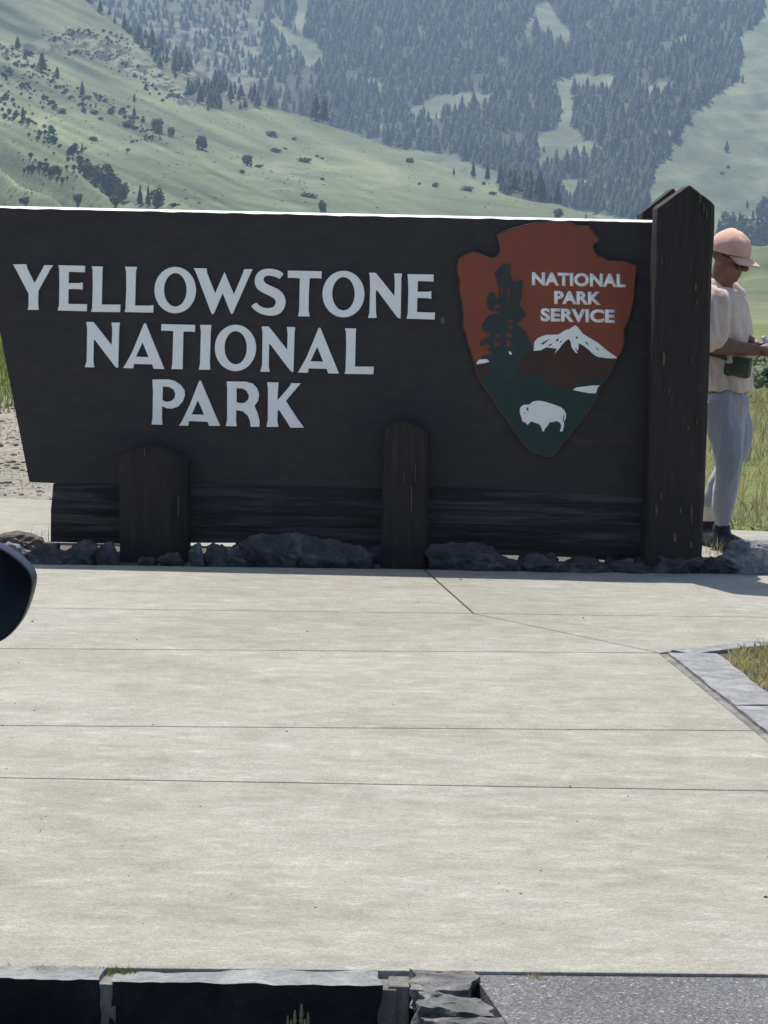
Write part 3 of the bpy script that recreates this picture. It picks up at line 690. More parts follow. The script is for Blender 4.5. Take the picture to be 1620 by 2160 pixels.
hh = rng.normal(8.2, 2.8, len(q)).clip(3, 17) * np.where(q[:, 2] < 560, .72, 1)
show = hh / np.hypot(q[:, 0], q[:, 1]) * np.where(q[:, 3] < 25, 0, 1)
order = np.argsort(-show)
for i in order[:290]:
    tree('con', q[i, 0], q[i, 1], hh[i] * 1.04, random.uniform(.75, 1.1), 'tall dark pine standing in the dense forest on the mountainside', 'tree', 'pines of the mountain forest')
rest = order[290:]
zz = height(q[:, 0], q[:, 1])
VV = []; FF = []; base = 0
for k in range(6):
    idx = rest[k::6]; v, f = CON[k]
    a = rng.uniform(0, 6.28, len(idx)); w = hh[idx] * rng.uniform(.7, 1.25, len(idx))
    ca, sa_ = np.cos(a)[:, None], np.sin(a)[:, None]
    X = (v[None, :, 0] * ca - v[None, :, 1] * sa_) * w[:, None] + q[idx, 0][:, None]
    Y = (v[None, :, 0] * sa_ + v[None, :, 1] * ca) * w[:, None] + q[idx, 1][:, None]
    Z = v[None, :, 2] * hh[idx][:, None] + zz[idx][:, None] - .2
    VV.append(np.stack([X, Y, Z], -1).reshape(-1, 3)); FF.append((f[None] + (np.arange(len(idx)) * len(v))[:, None, None]).reshape(-1, 3) + base); base += len(idx) * len(v)
tag(from_np('forest', np.concatenate(VV), np.concatenate(FF), M['conifer']), 'dark blue green conifer forest covering the far mountainside', 'forest', kind='stuff')
print('forest trees', len(q))
# scrub in the gullies of the left slope and the leafy belt on the right
lines = [[(0, 195), (60, 262), (105, 300), (150, 325), (225, 392)], [(0, 98), (70, 150), (130, 185), (190, 225)], [(0, 150), (60, 190), (110, 225)], [(60, 340), (130, 380)], [(200, 200), (280, 255), (330, 300)],
         [(100, 75), (200, 75), (270, 100)], [(150, 110), (230, 120), (320, 175), (380, 210)]]
VV = []; FF = []; base = 0
cv, cf = clump_mesh(77, 60, .5, .6, .18, .16, True)
for li, L_ in enumerate(lines):
    for a, b in zip(L_[:-1], L_[1:]):
        n = int(math.dist(a, b) / (2.4 if li == 0 else 1.8))
        for i in range(n):
            t = random.random(); px = a[0] + (b[0] - a[0]) * t + random.gauss(0, 13); py = a[1] + (b[1] - a[1]) * t + random.gauss(0, 8)
            p = hit(px, py, 400)
            if not p: continue
            s = random.choice((.7, .9, 1.1, 1.4, 2.0)) * random.uniform(.8, 1.2) * (1.25 if li == 0 else 1)
            VV.append(cv * np.array([s * 1.3, s * 1.3, s]) + np.array([p[0], p[1], float(height(*p))])); FF.append(cf + base); base += len(cv)
tag(from_np('gully_scrub', np.concatenate(VV), np.concatenate(FF), M['shrub']), 'dark scrub filling the gullies of the left grassy slope', 'scrub', kind='stuff')
sv_, sf_ = clump_mesh(78, 12, .6, .5, .15, .26, True); VV = []; FF = []; base = 0
for i in range(1500):
    px = random.uniform(-60, 1180); py = random.uniform(60, 440)
    if py < np.interp(px, CPX, CPY) + 8: continue
    if fbm(np.array([px / 70.]), np.array([py / 30.]), 3)[0] < random.uniform(-.35, .3): continue
    p = hit(px, py, 400)
    if not p or math.hypot(*p) > 1250: continue
    s_ = random.uniform(.35, 1.0)
    VV.append(sv_ * s_ + np.array([p[0], p[1], float(height(*p))])); FF.append(sf_ + base); base += len(sv_)
tag(from_np('slope_sage', np.concatenate(VV), np.concatenate(FF), M['shrub']), 'tiny dark sage plants dotted over the grassy slope', 'sage', kind='stuff')
gl = ['behind the cap of the person', 'right beside the tall post', 'at the right picture edge', 'between tall post and cap']
k = 0
for (px, py, hp) in [(1516, 505, 46), (1528, 498, 40), (1542, 500, 52), (1557, 505, 44), (1570, 512, 60), (1583, 515, 50), (1596, 517, 66), (1612, 518, 58), (1630, 518, 60), (1588, 470, 30), (1604, 462, 34), (1618, 470, 40), (1560, 470, 26), (1530, 472, 30), (1650, 510, 50), (1576, 440, 20), (1612, 440, 26)]:
    x, y = hit(px, py, 420); r0 = math.hypot(x, y)
    tree('leaf' if k % 3 else 'con', x, y, hp / FPX * r0, .9 if k % 3 else .8, 'pale leafy tree in the belt of trees behind the person', 'tree', 'trees of the belt behind the person')
    k += 1
for i in range(26):
    px = random.uniform(1385, 1480) if i % 2 else random.uniform(1300, 1380)
    d = ray(px, 500); r0 = random.uniform(900, 1150); tree('leaf', d.x * r0, d.y * r0, random.uniform(5, 8), .9, 'pale leafy tree in the belt of trees behind the tall post', 'tree', 'trees of the belt behind the tall post')

# sagebrush behind the pavement on the right
sv = [me_np('sage_crown', *clump_mesh(50 + i, 900, .5, .42, .42, .045, True), M['sage']) for i in range(3)]
for i, (x, y, h, lb) in enumerate([(4.05, 26.0, .62, 'pale sagebrush just right of the hands of the person'), (4.7, 30.5, .7, 'grey green sagebrush farther back at the picture edge'), (5.0, 27, .6, 'sagebrush past the picture edge, nearest to the pavement'),
                                   (4.45, 34, .8, 'distant sagebrush above the waist pack'), (5.6, 33, .7, 'sagebrush rightmost of the meadow'), (3.4, 31, .6, 'sagebrush hidden behind the person')]):
    r_ = empty('sagebrush', (x, y, float(height(x, y)) - .02)); r_.scale = (h * 1.3, h * 1.3, h)
    o = bpy.data.objects.new('foliage', sv[i % 3]); COL.objects.link(o); o.parent = r_; tag(r_, lb, 'bush')

# ------------------------------------------------------------------ the sign
YB = 11.60                      # face of the board
sign = empty('park_sign', (0, YB, 0)); tag(sign, 'dark brown park entrance sign with raised white lettering and arrowhead emblem', 'sign')
def rel(o): o.matrix_parent_inverse = Matrix.Translation((0, -YB, 0)); return o
def wob(a, b, n, s, amp): 
    return [(a[0] + (b[0] - a[0]) * i / n, a[1] + (b[1] - a[1]) * i / n + amp * noise.noise(Vector((i * s, a[0] * .01, 3)))) for i in range(n + 1)]
rel(plate('board', wob((-52, 437), (1440, 471), 60, .5, 2.0) + [(1440, 1056)] + wob((1400, 1054), (62, 1017), 30, .4, 2.0), YB, YB + .075, M['board'], sign, bev=.004))
# added near-white strip that paints the sun glint along the board top
bm = bmesh.new(); vs = []
for i in range(91):
    px = -53 + (1392 + 53) * i / 90; py = 436.5 + (468 - 436.5) * (i / 90)
    w = 1.9 * noise.noise(Vector((i * .45, 0, 0)))
    lo = P(px, py + 1.2 + w * 1.2, YB - .006); up = P(px, py - 2.0, YB + .012)
    vs.append([bm.verts.new(p) for p in (lo, up, Vector((up.x, YB + .07, up.z + .004)), Vector((lo.x, YB + .08, lo.z - .0)))])
for a, b in zip(vs[:-1], vs[1:]):
    for j in range(4): bm.faces.new([a[j], b[j], b[(j + 1) % 4], a[(j + 1) % 4]])
bm.faces.new(vs[0]); bm.faces.new(list(reversed(vs[-1])))
rel(from_bm('glint_strip', bm, M['cap'], sign))

LY = shift([(48,118),(238,116),(250,170),(355,388),(480,160),(492,130),(620,130),(585,178),(408,500),(406,700),(415,768),(258,766),(270,710),(272,540),(95,200)], 20, 540, 6.75)
LE = shift([(694,130),(1074,140),(1072,232),(843,224),(840,385),(990,385),(1042,376),(1040,482),(985,472),(838,470),(836,682),(1102,686),(1098,788),(684,776),(704,700),(710,400),(706,190)], 20, 540, 6.75)
LL = shift([(1168,145),(1328,148),(1322,220),(1312,690),(1530,692),(1578,690),(1574,800),(1160,795),(1176,740),(1186,400),(1182,200)], 20, 540, 6.75)
LL2 = shift([(135,130),(284,132),(270,180),(258,603),(430,606),(484,597),(480,692),(130,684),(142,640),(152,400),(150,190)], 240, 540, 5.786)
LO = shift(ell(749,416,254,284), 240, 540, 5.786); LOh = shift(ell(750,413,138,204), 240, 540, 5.786)
LW = shift([(50,90),(205,92),(214,150),(310,398),(425,138),(540,410),(650,150),(665,102),(770,102),(745,150),(528,640),(515,655),(500,640),(403,395),(298,640),(280,657),(262,635),(85,165)], 400, 550, 5.786)
def smooth(poly, it=2):
    for _ in range(it):
        o = []
        for i in range(len(poly)):
            a, b = poly[i], poly[(i + 1) % len(poly)]
            o += [(a[0] * .75 + b[0] * .25, a[1] * .75 + b[1] * .25), (a[0] * .25 + b[0] * .75, a[1] * .25 + b[1] * .75)]
        poly = o
    return poly
LS = smooth(shift([(1138,150),(1142,165),(1104,216),(1092,222),(1060,200),(1000,185),(950,180),(915,195),(900,225),(910,260),(950,290),(1080,345),(1140,400),(1172,470),(1168,545),(1135,615),(1080,658),(1010,673),(930,667),(850,640),(790,600),(756,562),(752,550),(803,514),(814,512),(860,555),(920,578),(980,578),(1030,560),(1054,515),(1045,475),(1010,445),(850,370),(803,310),(790,240),(812,165),(870,112),(950,94),(1030,101),(1090,120)], 400, 550, 5.786), 1)
LT = shift([(1198,120),(1612,128),(1608,220),(1570,213),(1465,212),(1455,400),(1452,600),(1464,680),(1322,678),(1336,620),(1345,215),(1240,208),(1198,210)], 400, 550, 5.786)
LO2 = shift(ell(373,349,257,285), 660, 560, 5.786); LO2h = shift(ell(373,345,137,203), 660, 560, 5.786)
LN = shift([(684,88),(765,88),(780,105),(995,372),(1000,200),(992,96),(1090,98),(1080,150),(1072,645),(1045,645),(1020,620),(780,300),(768,310),(770,560),(780,640),(670,640),(690,575),(698,300),(695,140)], 660, 560, 5.786)
LE2 = shift([(1153,105),(1475,110),(1473,200),(1440,195),(1282,190),(1278,320),(1400,320),(1448,313),(1446,408),(1400,400),(1275,395),(1272,568),(1440,576),(1490,572),(1487,660),(1142,650),(1158,590),(1165,300),(1160,160)], 660, 560, 5.786)
N2 = shift([(110,46),(185,46),(205,70),(383,295),(388,130),(380,52),(470,54),(462,110),(450,535),(428,530),(405,505),(200,235),(190,240),(186,470),(198,532),(95,530),(115,460),(120,110)], 160, 670, 5.0625)
A2 = shift([(725,65),(735,58),(748,65),(790,170),(900,440),(945,550),(828,547),(815,500),(620,494),(612,542),(502,538),(525,505),(600,370)], 160, 670, 5.0625); A2h = shift([(712,265),(775,422),(640,417)], 160, 670, 5.0625)
T2 = shift([(912,68),(1273,78),(1270,155),(1230,148),(1148,150),(1140,480),(1140,552),(1018,550),(1030,490),(1040,145),(950,138),(912,142)], 160, 670, 5.0625)
I2 = shift([(1325,77),(1448,78),(1440,150),(1430,480),(1436,557),(1312,557),(1325,490),(1335,150)], 160, 670, 5.0625)
P3 = shift([(95,48),(250,46),(310,62),(365,100),(400,150),(404,200),(385,255),(340,305),(280,325),(230,320),(188,300),(186,420),(192,478),(88,475),(98,400),(102,150)], 300, 790, 4.5); P3h = shift([(195,115),(250,117),(295,140),(314,180),(305,225),(275,252),(230,262),(190,245)], 300, 790, 4.5)
A3 = shift([(538,65),(547,56),(560,65),(600,165),(700,400),(740,488),(633,487),(620,450),(445,442),(436,487),(347,485),(375,445),(450,290)], 300, 790, 4.5); A3h = shift([(528,245),(587,382),(468,380)], 300, 790, 4.5)
R3 = shift([(800,65),(980,68),(1045,85),(1090,130),(1110,190),(1100,250),(1065,300),(1095,370),(1113,440),(1113,497),(1028,497),(1022,440),(1000,390),(955,350),(892,338),(890,440),(898,492),(792,490),(805,430),(806,130)], 300, 790, 4.5); R3h = shift([(895,130),(950,132),(990,155),(1012,200),(1005,240),(970,270),(925,273),(895,262)], 300, 790, 4.5)
K3 = shift([(1185,73),(1293,76),(1288,150),(1283,242),(1310,215),(1400,110),(1412,82),(1508,84),(1470,125),(1363,252),(1480,430),(1535,505),(1405,505),(1380,460),(1300,340),(1285,340),(1283,440),(1292,498),(1178,498),(1192,430),(1193,140)], 300, 790, 4.5)
mv = lambda p, dx, dy: [(a + dx, b + dy) for a, b in p]
O2n = ell(496.6, 734, 43.6, 49); O2nh = ell(497, 733.5, 23.5, 35)
for pl, hs in ((LY, ()), (LE, ()), (LL, ()), (LL2, ()), (LO, (LOh,)), (LW, ()), (LS, ()), (LT, ()), (LO2, (LO2h,)), (LN, ()), (LE2, ()),
               (N2, ()), (A2, (A2h,)), (T2, ()), (I2, ()), (O2n, (O2nh,)), (mv(N2, 370, 9.4), ()), (mv(A2, 368.5, 9.5), (mv(A2h, 368.5, 9.5),)), (mv(LL, 534.6, 131), ()),
               (P3, (P3h,)), (A3, (A3h,)), (R3, (R3h,)), (K3, ())):
    rel(plate('letter', pl, YB - .020, YB - .001, M['white'], sign, hs, .0015))
# emblem
def E(l): return shift(l, 940, 450, 3.5217)
AR = E([(655,68),(810,60),(850,58),(925,66),(975,90),(1070,98),(1095,130),(1143,185),(1140,205),(1115,215),(1100,245),(1110,285),(1140,315),(1175,325),(1210,348),(1330,352),(1390,372),(1420,385),(1422,430),(1408,520),(1405,620),(1390,700),(1365,790),(1328,865),(1332,950),(1310,1030),(1272,1090),(1240,1180),(1205,1225),(1165,1275),(1135,1340),(1125,1390),(1090,1440),(1045,1510),(985,1580),(930,1650),(890,1690),(850,1750),(800,1810),(740,1815),(700,1795),(640,1780),(590,1740),(540,1670),(505,1620),(460,1540),(400,1480),(370,1420),(320,1340),(270,1275),(235,1220),(215,1150),(190,1050),(165,980),(145,900),(122,840),(130,770),(115,660),(95,560),(102,490),(80,420),(95,330),(150,300),(200,280),(255,292),(300,315),(345,325),(380,315),(398,290),(400,250),(388,200),(372,160),(420,135),(500,108),(590,85)])
emb = rel(plate('emblem', AR, YB - .030, YB - .001, M['rim'], sign, bev=.004))
def sub(o): return o
cx, cy = E([(760, 900)])[0]
def shrink(pl, k): return [(cx + (a - cx) * k, cy + (b - cy) * k) for a, b in pl]
AI = [(a + (3 if a < cx else -3) * min(1, abs(a - cx) / 60), b + (2.5 if b < 600 else 0)) for a, b in AR]
top = [p for p in AI if p[1] < 765]
iR = max(i for i, p in enumerate(AI[:40]) if p[1] < 765); 
upper = AI[:iR + 1] + E([(1262,1082),(900,1010),(655,1050),(228,1118)]) + [p for p in AI[iR + 1:] if p[1] < 765]
def emb_plate(name, pl, lift, mat, holes=(), th=.004):
    return sub(plate(name, pl, YB - .030 - lift, YB - .030 - lift + th, mat, emb, holes))
emb_plate('sienna_field', upper, .0015, M['sienna'])
emb_plate('brown_hills', E([(222,1112),(330,1085),(600,1040),(655,1000),(900,900),(960,905),(1270,1072),(1232,1180),(1195,1222),(1160,1262),(1128,1335),(1000,1330),(850,1400),(560,1330),(330,1310),(282,1268),(245,1215)]), .0030, M['dbrown'])
emb_plate('green_meadow', E([(262,1230),(330,1195),(400,1170),(560,1190),(640,1205),(720,1220),(760,1275),(800,1300),(860,1312),(920,1300),(990,1270),(1080,1240),(1178,1222),(1190,1230),(1155,1270),(1122,1340),(1112,1388),(1080,1435),(1032,1505),(972,1575),(918,1642),(880,1680),(842,1738),(796,1796),(740,1800),(704,1782),(648,1765),(602,1728),(552,1662),(516,1612),(470,1532),(412,1470),(382,1412),(332,1334)]), .0045, M['green'])
TR = shift([(590,140),(650,155),(672,230),(652,300),(672,370),(690,450),(750,480),(800,440),(872,445),(888,520),(862,640),(872,760),(820,850),(830,930),(900,990),(948,1050),(930,1100),(870,1150),(800,1210),(790,1260),(860,1310),(950,1380),(972,1470),(1000,1550),(1040,1600),(1090,1740),(900,1830),(820,1990),(780,2160),(600,2250),(430,2160),(330,2100),(280,2000),(130,1850),(150,1810),(300,1800),(330,1770),(240,1700),(320,1650),(240,1600),(130,1640),(90,1610),(110,1570),(200,1510),(290,1450),(290,1400),(190,1370),(160,1330),(130,1270),(200,1180),(240,1110),(330,1060),(480,1035),(480,1005),(300,1002),(252,950),(232,860),(240,760),(270,690),(340,650),(378,690),(395,800),(450,740),(455,580),(425,520),(412,430),(372,330),(400,270),(480,200),(540,150)], 1000, 540, 8.6375)
TH = [shift(h, 1000, 540, 8.6375) for h in ([(485,580),(545,560),(520,690),(480,680)], [(605,600),(650,600),(655,700),(620,780),(595,760)], [(365,900),(440,880),(475,940),(380,965)], [(575,860),(610,880),(605,970),(580,950)],
      [(605,1155),(710,1160),(700,1210),(600,1200)], [(610,1250),(715,1290),(700,1330),(610,1300)], [(575,1400),(690,1420),(670,1490),(590,1480)], [(590,1520),(665,1540),(655,1660),(600,1650)], [(400,1430),(490,1425),(470,1480),(410,1490)], [(370,1560),(470,1570),(450,1650),(360,1640)], [(680,970),(730,960),(720,1000)], [(700,690),(745,700),(720,780)], [(500,340),(545,330),(520,460),(500,440)], [(265,1330),(330,1330),(310,1360)])]
emb_plate('pine_shape', TR, .0060, M['treegreen'], TH)
MT = shift([(295,455),(305,335),(350,280),(460,235),(635,232),(720,175),(790,152),(868,102),(900,130),(975,225),(1060,275),(1170,340),(1300,450),(1432,540),(1428,558),(1300,555),(1180,540),(1110,500),(1050,440),(980,385),(912,348),(908,440),(890,448),(874,412),(866,420),(898,488),(865,475),(812,400),(802,330),(780,295),(755,300),(700,350),(650,420),(585,490),(612,425),(470,405),(400,445)], 1080, 670, 6.48)
MH = [shift(h, 1080, 670, 6.48) for h in ([(395,362),(410,345),(500,296),(520,292),(430,368)], [(485,382),(505,372),(565,345),(525,385)], [(595,325),(612,292),(642,285),(625,325)], [(652,340),(665,320),(685,318),(672,342)], [(868,268),(875,255),(892,258),(908,292),(885,286)], [(995,322),(1030,340),(1054,382),(1022,364)], [(1146,408),(1160,406),(1195,448),(1170,440)])]
emb_plate('snowy_peak', MT, .0085, M['white'], MH, .005)
emb_plate('lake', shift([(830,985),(880,955),(1070,930),(1200,925),(1170,960),(1148,1035),(1050,1033),(880,1000)], 1080, 670, 6.48), .0085, M['white'], (), .004)
emb_plate('snow_patch', shift([(45,1975),(50,1930),(100,1885),(235,1880),(278,1925),(200,1950)], 1000, 540, 8.6375), .0085, M['white'], (), .004)
emb_plate('white_spot', shift([(625,1745),(655,1735),(690,1775),(680,1798),(650,1795)], 1000, 540, 8.6375), .0085, M['white'], (), .003)  # small plain white spot on the pine shape
BI = shift([(105,1260),(120,1220),(165,1190),(210,1190),(245,1183),(280,1150),(330,1137),(390,1137),(470,1155),(580,1190),(660,1220),(710,1260),(738,1310),(735,1370),(722,1412),(708,1405),(712,1360),(718,1310),(700,1350),(692,1400),(712,1440),(710,1480),(690,1555),(655,1557),(675,1480),(660,1440),(610,1412),(550,1430),(515,1428),(490,1475),(450,1520),(438,1553),(408,1553),(415,1530),(390,1480),(370,1455),(310,1435),(262,1418),(240,1440),(215,1468),(190,1440),(150,1422),(135,1410),(135,1380),(112,1320)], 1080, 670, 6.48)
emb_plate('bison', BI, .0085, M['white'], [shift([(205,1216),(225,1245),(224,1282),(204,1268),(198,1240)], 1080, 670, 6.48), shift([(158,1306),(172,1296),(188,1304),(172,1314)], 1080, 670, 6.48)], .005)
# small sans lettering: built-in font, heavied
def word(txt, x0, x1, base, cap):
    f = bpy.data.curves.new('f', 'FONT'); f.body = txt; f.size = 1; f.offset = 0.045; f.space_character = 1.02
    t = bpy.data.objects.new('t', f); COL.objects.link(t)
    dg = bpy.context.evaluated_depsgraph_get(); me = bpy.data.meshes.new_from_object(t.evaluated_get(dg))
    xs = [v.co.x for v in me.vertices]; lo, hi = min(xs), max(xs)
    # each letter alone
    pos = []
    for i, ch in enumerate(txt):
        f.body = txt[:i + 1]; dg = bpy.context.evaluated_depsgraph_get(); dg.update()
        m2 = bpy.data.meshes.new_from_object(t.evaluated_get(dg)); w = max(v.co.x for v in m2.vertices)
        f.body = ch; dg = bpy.context.evaluated_depsgraph_get(); dg.update()
        m3 = bpy.data.meshes.new_from_object(t.evaluated_get(dg)); w3 = max(v.co.x for v in m3.vertices)
        bm = bmesh.new(); bm.from_mesh(m3)
        bmesh.ops.remove_doubles(bm, verts=bm.verts, dist=1e-5)
        for v in bm.verts:
            gx = v.co.x + w - w3; gy = v.co.y
            px = x0 + (gx - lo) / (hi - lo) * (x1 - x0); py = base + ROLL * (px - x0) - gy / 0.72 * cap
            q = P(px + ROLL * 0 - (py - base) * -0.0, py, YB - .036); v.co = q
        r_ = bmesh.ops.extrude_face_region(bm, geom=list(bm.faces))
        for g in r_['geom']:
            if isinstance(g, bmesh.types.BMVert): g.co.y = YB - .029
        sub(from_bm('emblem_letter', bm, M['white'], emb))
    bpy.data.objects.remove(t)
word('NATIONAL', 1122, 1320, 600, 26); word('PARK', 1169, 1269, 639.5, 26); word('SERVICE', 1140.5, 1297, 676, 26)
rel(plate('scratch', [(1205, 929.3), (1345, 931), (1345, 932.2), (1205, 930.5)], YB - .0012, YB + .001, m_paint('scratch_red', (.16, .05, .04)), sign))
rel(plate('bird_dropping', smooth([(929, 672), (935, 668), (939, 674), (937, 683), (930, 684)], 1), YB - .0015, YB + .001, m_paint('dropping', (.09, .09, .09)), sign))

# posts
def post(name, px0, px1, pyl, pypk, pyr, Yf, depth, ztop=None, chl=.012, chr_=.045, seed=0, pk=.5, parent=None, skew=0.0):
    """rough hewn timber with a gabled top; px0..px1 at the shoulders"""
    a = P(px0, pyl, Yf); b = P(px1, pyr, Yf); pkp = P(px0 + (px1 - px0) * pk, pypk, Yf)
    x0, x1 = a.x, b.x; w = x1 - x0; xm = pkp.x
    def zt(x): return a.z + (pkp.z - a.z) * (x - x0) / (xm - x0) if x < xm else pkp.z + (b.z - pkp.z) * (x - xm) / (x1 - xm)
    cs = [(x0 + chl, 0), (x0 + (xm - x0) * .5, -.004), (xm, -.003), (xm + (x1 - xm) * .45, -.001), (x1 - chr_, 0), (x1 - chr_ * .4, chr_ * .4), (x1, chr_), (x1, depth * .6), (x1, depth - .02), (x1 - .02, depth), (xm, depth), (x0 + .02, depth), (x0, depth - .02), (x0, depth * .5), (x0, chl)]
    nR = 46; bm = bmesh.new(); rings = []
    for k in range(nR):
        f = k / (nR - 1); ring = []
        for (x, y) in cs:
            z = -.03 + (zt(x) + .03) * f
            p = Vector((x, Yf + y, z))
            q = noise.noise_vector(Vector((x * 26 + seed * 5, y * 26, z * 2.0))) * .009 + noise.noise_vector(Vector((x * 60 + seed, y * 60, z * 7))) * .004
            fl = 1 + .03 * (1 - f)
            p.x = xm + (p.x - xm) * fl + q.x; p.y += q.y
            ring.append(bm.verts.new(p))
        rings.append(ring)
    n = len(cs)
    for r0, r1 in zip(rings[:-1], rings[1:]):
        for i in range(n): bm.faces.new([r0[i], r0[(i + 1) % n], r1[(i + 1) % n], r1[i]])
    T = rings[-1]; bm.faces.new([T[i] for i in (2, 3, 4, 5, 6, 7, 8, 9, 10)]); bm.faces.new([T[i] for i in (10, 11, 12, 13, 14, 0, 1, 2)])
    bm.faces.new(list(reversed(rings[0])))
    bm.normal_update()
    o = from_bm(name, bm, M['post'], parent); bevel(o, .004, 1, 45); return o
rel(post('tall_post', 1388, 1509, 438, 390, 432, 11.28, .27, seed=1, pk=.56, parent=sign))
rel(post('rear_post', 1353, 1452, 451, 397, 446, 11.78, .25, seed=2, pk=.68, parent=sign))
rel(post('short_post', 253, 394, 957, 942, 976, 11.30, .24, seed=3, pk=.48, chr_=.07, parent=sign))
rel(post('short_post', 811, 909, 903, 888, 912, 11.30, .22, seed=4, pk=.42, chr_=.03, parent=sign))
# bare gouges in the tall post
for (px, py, w, h) in [(1401, 758, 6, 30), (1452, 905, 4, 8), (1470, 890, 2, 12), (1459, 1086, 5, 34), (1385, 1078, 5, 20), (1395, 1049, 3, 14), (1424, 1135, 8, 18), (1436, 1078, 3, 12), (1468, 606, 4, 16), (1397, 552, 2, 14), (1485, 440, 3, 22), (1478, 420, 3, 18), (1491, 450, 2, 26), (1458, 1150, 7, 12), (1470, 640, 2, 8), (1412, 828, 2, 14), (1459, 760, 3, 4),
                       (868, 1055, 3, 60), (852, 1010, 2, 24), (876, 1000, 2, 40), (376, 1070, 3, 40), (305, 955, 2, 20)]:
    Yf = 11.272 if px > 1300 else 11.293
    pl = [(px - w / 2 + random.uniform(-1, 1), py - h / 2), (px + random.uniform(-.5, 1), py - h / 2 - 2), (px + w / 2, py - h * .2), (px + w / 2 * .6, py + h * .3), (px + .5, py + h / 2), (px - w / 2, py + h * .35), (px - w / 3, py)]
    rel(plate('bare_wood_gouge', pl, Yf - .005, Yf + .012, M['chip'], sign))

# horizontal log under the board
def log(px0, px1, seed):
    T = [(60, 1016), (110, 1020), (250, 1020), (330, 1017), (395, 1020), (560, 1023), (800, 1030), (912, 1026), (960, 1028), (1200, 1040), (1380, 1052), (1440, 1056)]
    B = [(60, 1140), (110, 1141), (250, 1145), (395, 1143), (520, 1143), (912, 1163), (1050, 1167), (1200, 1173), (1350, 1186), (1440, 1190)]
    cs = [(.10, -.01), (-.04, .0), (-.082, .02), (-.086, .20), (-.086, .42), (-.080, .60), (-.052, .78), (-.022, .94), (-.008, 1.0), (.15, .98), (.17, .5), (.15, .02)]
    n = 150; bm = bmesh.new(); rings = []
    for i in range(n + 1):
        px = px0 + (px1 - px0) * i / n
        a = P(px, np.interp(px, *zip(*B)), YB); b = P(px, np.interp(px, *zip(*T)), YB)
        ring = []
        for j, (dy, f) in enumerate(cs):
            p = Vector((a.x, YB + dy, a.z + (b.z - a.z) * f))
            s = noise.noise(Vector((p.x * 1.6 + seed, j * 1.9, 0))) * .020 + noise.noise(Vector((p.x * 5 + seed, j * 3.1, 2))) * .009 + noise.noise(Vector((p.x * 22, j * 5.1, 2))) * .003
            if 2 <= j <= 7: p.y += s; p.z += s * .5
            ring.append(bm.verts.new(p))
        rings.append(ring)
    m = len(cs)
    for r0, r1 in zip(rings[:-1], rings[1:]):
        for j in range(m): bm.faces.new([r0[j], r0[(j + 1) % m], r1[(j + 1) % m], r1[j]])
    bm.faces.new(rings[0]); bm.faces.new(list(reversed(rings[-1])))
    return rel(from_bm('log_beam', bm, M['log'], sign))
log(112, 1400, 1.3)

# ------------------------------------------------------------------ rocks round the foot of the sign
def rock(px0, px1, pyt, pyb, mat, label, seed, flat=1.0, Yoff=0.0, sharp=.5, depth=None):
    g = G((px0 + px1) / 2, pyb); Yc = g.y + Yoff
    a = P(px0, pyb, Yc); b = P(px1, pyb, Yc); t = P((px0 + px1) / 2, pyt, Yc)
    w = (b.x - a.x) / 2 * 1.12; h = t.z + .03; dp = depth or min(max(w * .75, .07), .14)
    bm = bmesh.new(); bmesh.ops.create_icosphere(bm, subdivisions=5 if px1 - px0 > 90 else 4, radius=1)
    o3 = Vector((seed * 7.3, seed * 1.7, 0))
    pl = [(Vector((random.gauss(0, 1), random.gauss(0, 1), random.gauss(0, 1))).normalized(), random.uniform(.55, .86)) for _ in range(12)]
    for v in bm.verts:
        d = v.co.normalized(); r = 1.06
        for n_, c in pl:
            k = d.dot(n_)
            if k > 1e-3: r = min(r, c / k)
        r += .20 * noise.noise(d * 1.6 + o3) + .10 * noise.noise(d * 4 + o3) + .045 * noise.noise(d * 11 + o3) + .02 * noise.noise(d * 25 + o3)
        v.co = Vector((d.x * r * w, d.y * r * dp, d.z * r * h * .62 + h * .36))
    zs = max(v.co.z for v in bm.verts)
    for v in bm.verts: v.co.z = v.co.z * h / zs if v.co.z > 0 else v.co.z
    o = from_bm('rock', bm, mat, None, False); o.location = ((a.x + b.x) / 2, Yc + dp * .8, -.03)
    tag(o, label, 'rock'); return o
RK, RB, RP = M['rock'], M['rockbrown'], M['rocksunlit']
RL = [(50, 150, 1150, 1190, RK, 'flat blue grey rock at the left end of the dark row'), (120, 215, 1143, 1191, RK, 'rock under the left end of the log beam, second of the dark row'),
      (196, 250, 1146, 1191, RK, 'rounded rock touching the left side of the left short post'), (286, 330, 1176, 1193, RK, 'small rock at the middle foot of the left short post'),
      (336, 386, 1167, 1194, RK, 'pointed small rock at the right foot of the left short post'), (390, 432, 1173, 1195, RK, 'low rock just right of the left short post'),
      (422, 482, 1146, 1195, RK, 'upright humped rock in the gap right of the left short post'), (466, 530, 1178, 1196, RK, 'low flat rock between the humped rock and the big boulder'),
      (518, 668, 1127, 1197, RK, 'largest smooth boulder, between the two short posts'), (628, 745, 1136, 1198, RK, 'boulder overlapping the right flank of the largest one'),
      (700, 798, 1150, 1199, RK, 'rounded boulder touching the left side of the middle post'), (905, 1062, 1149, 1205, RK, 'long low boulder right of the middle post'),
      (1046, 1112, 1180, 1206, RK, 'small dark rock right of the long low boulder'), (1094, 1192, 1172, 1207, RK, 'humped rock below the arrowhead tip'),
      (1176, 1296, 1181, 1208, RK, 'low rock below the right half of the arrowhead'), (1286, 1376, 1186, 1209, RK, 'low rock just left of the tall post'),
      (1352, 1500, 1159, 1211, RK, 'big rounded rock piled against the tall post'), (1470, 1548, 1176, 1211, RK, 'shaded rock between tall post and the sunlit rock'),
      (1518, 1662, 1142, 1212, RP, 'sunlit craggy grey rock at the right end, by the shoe')]
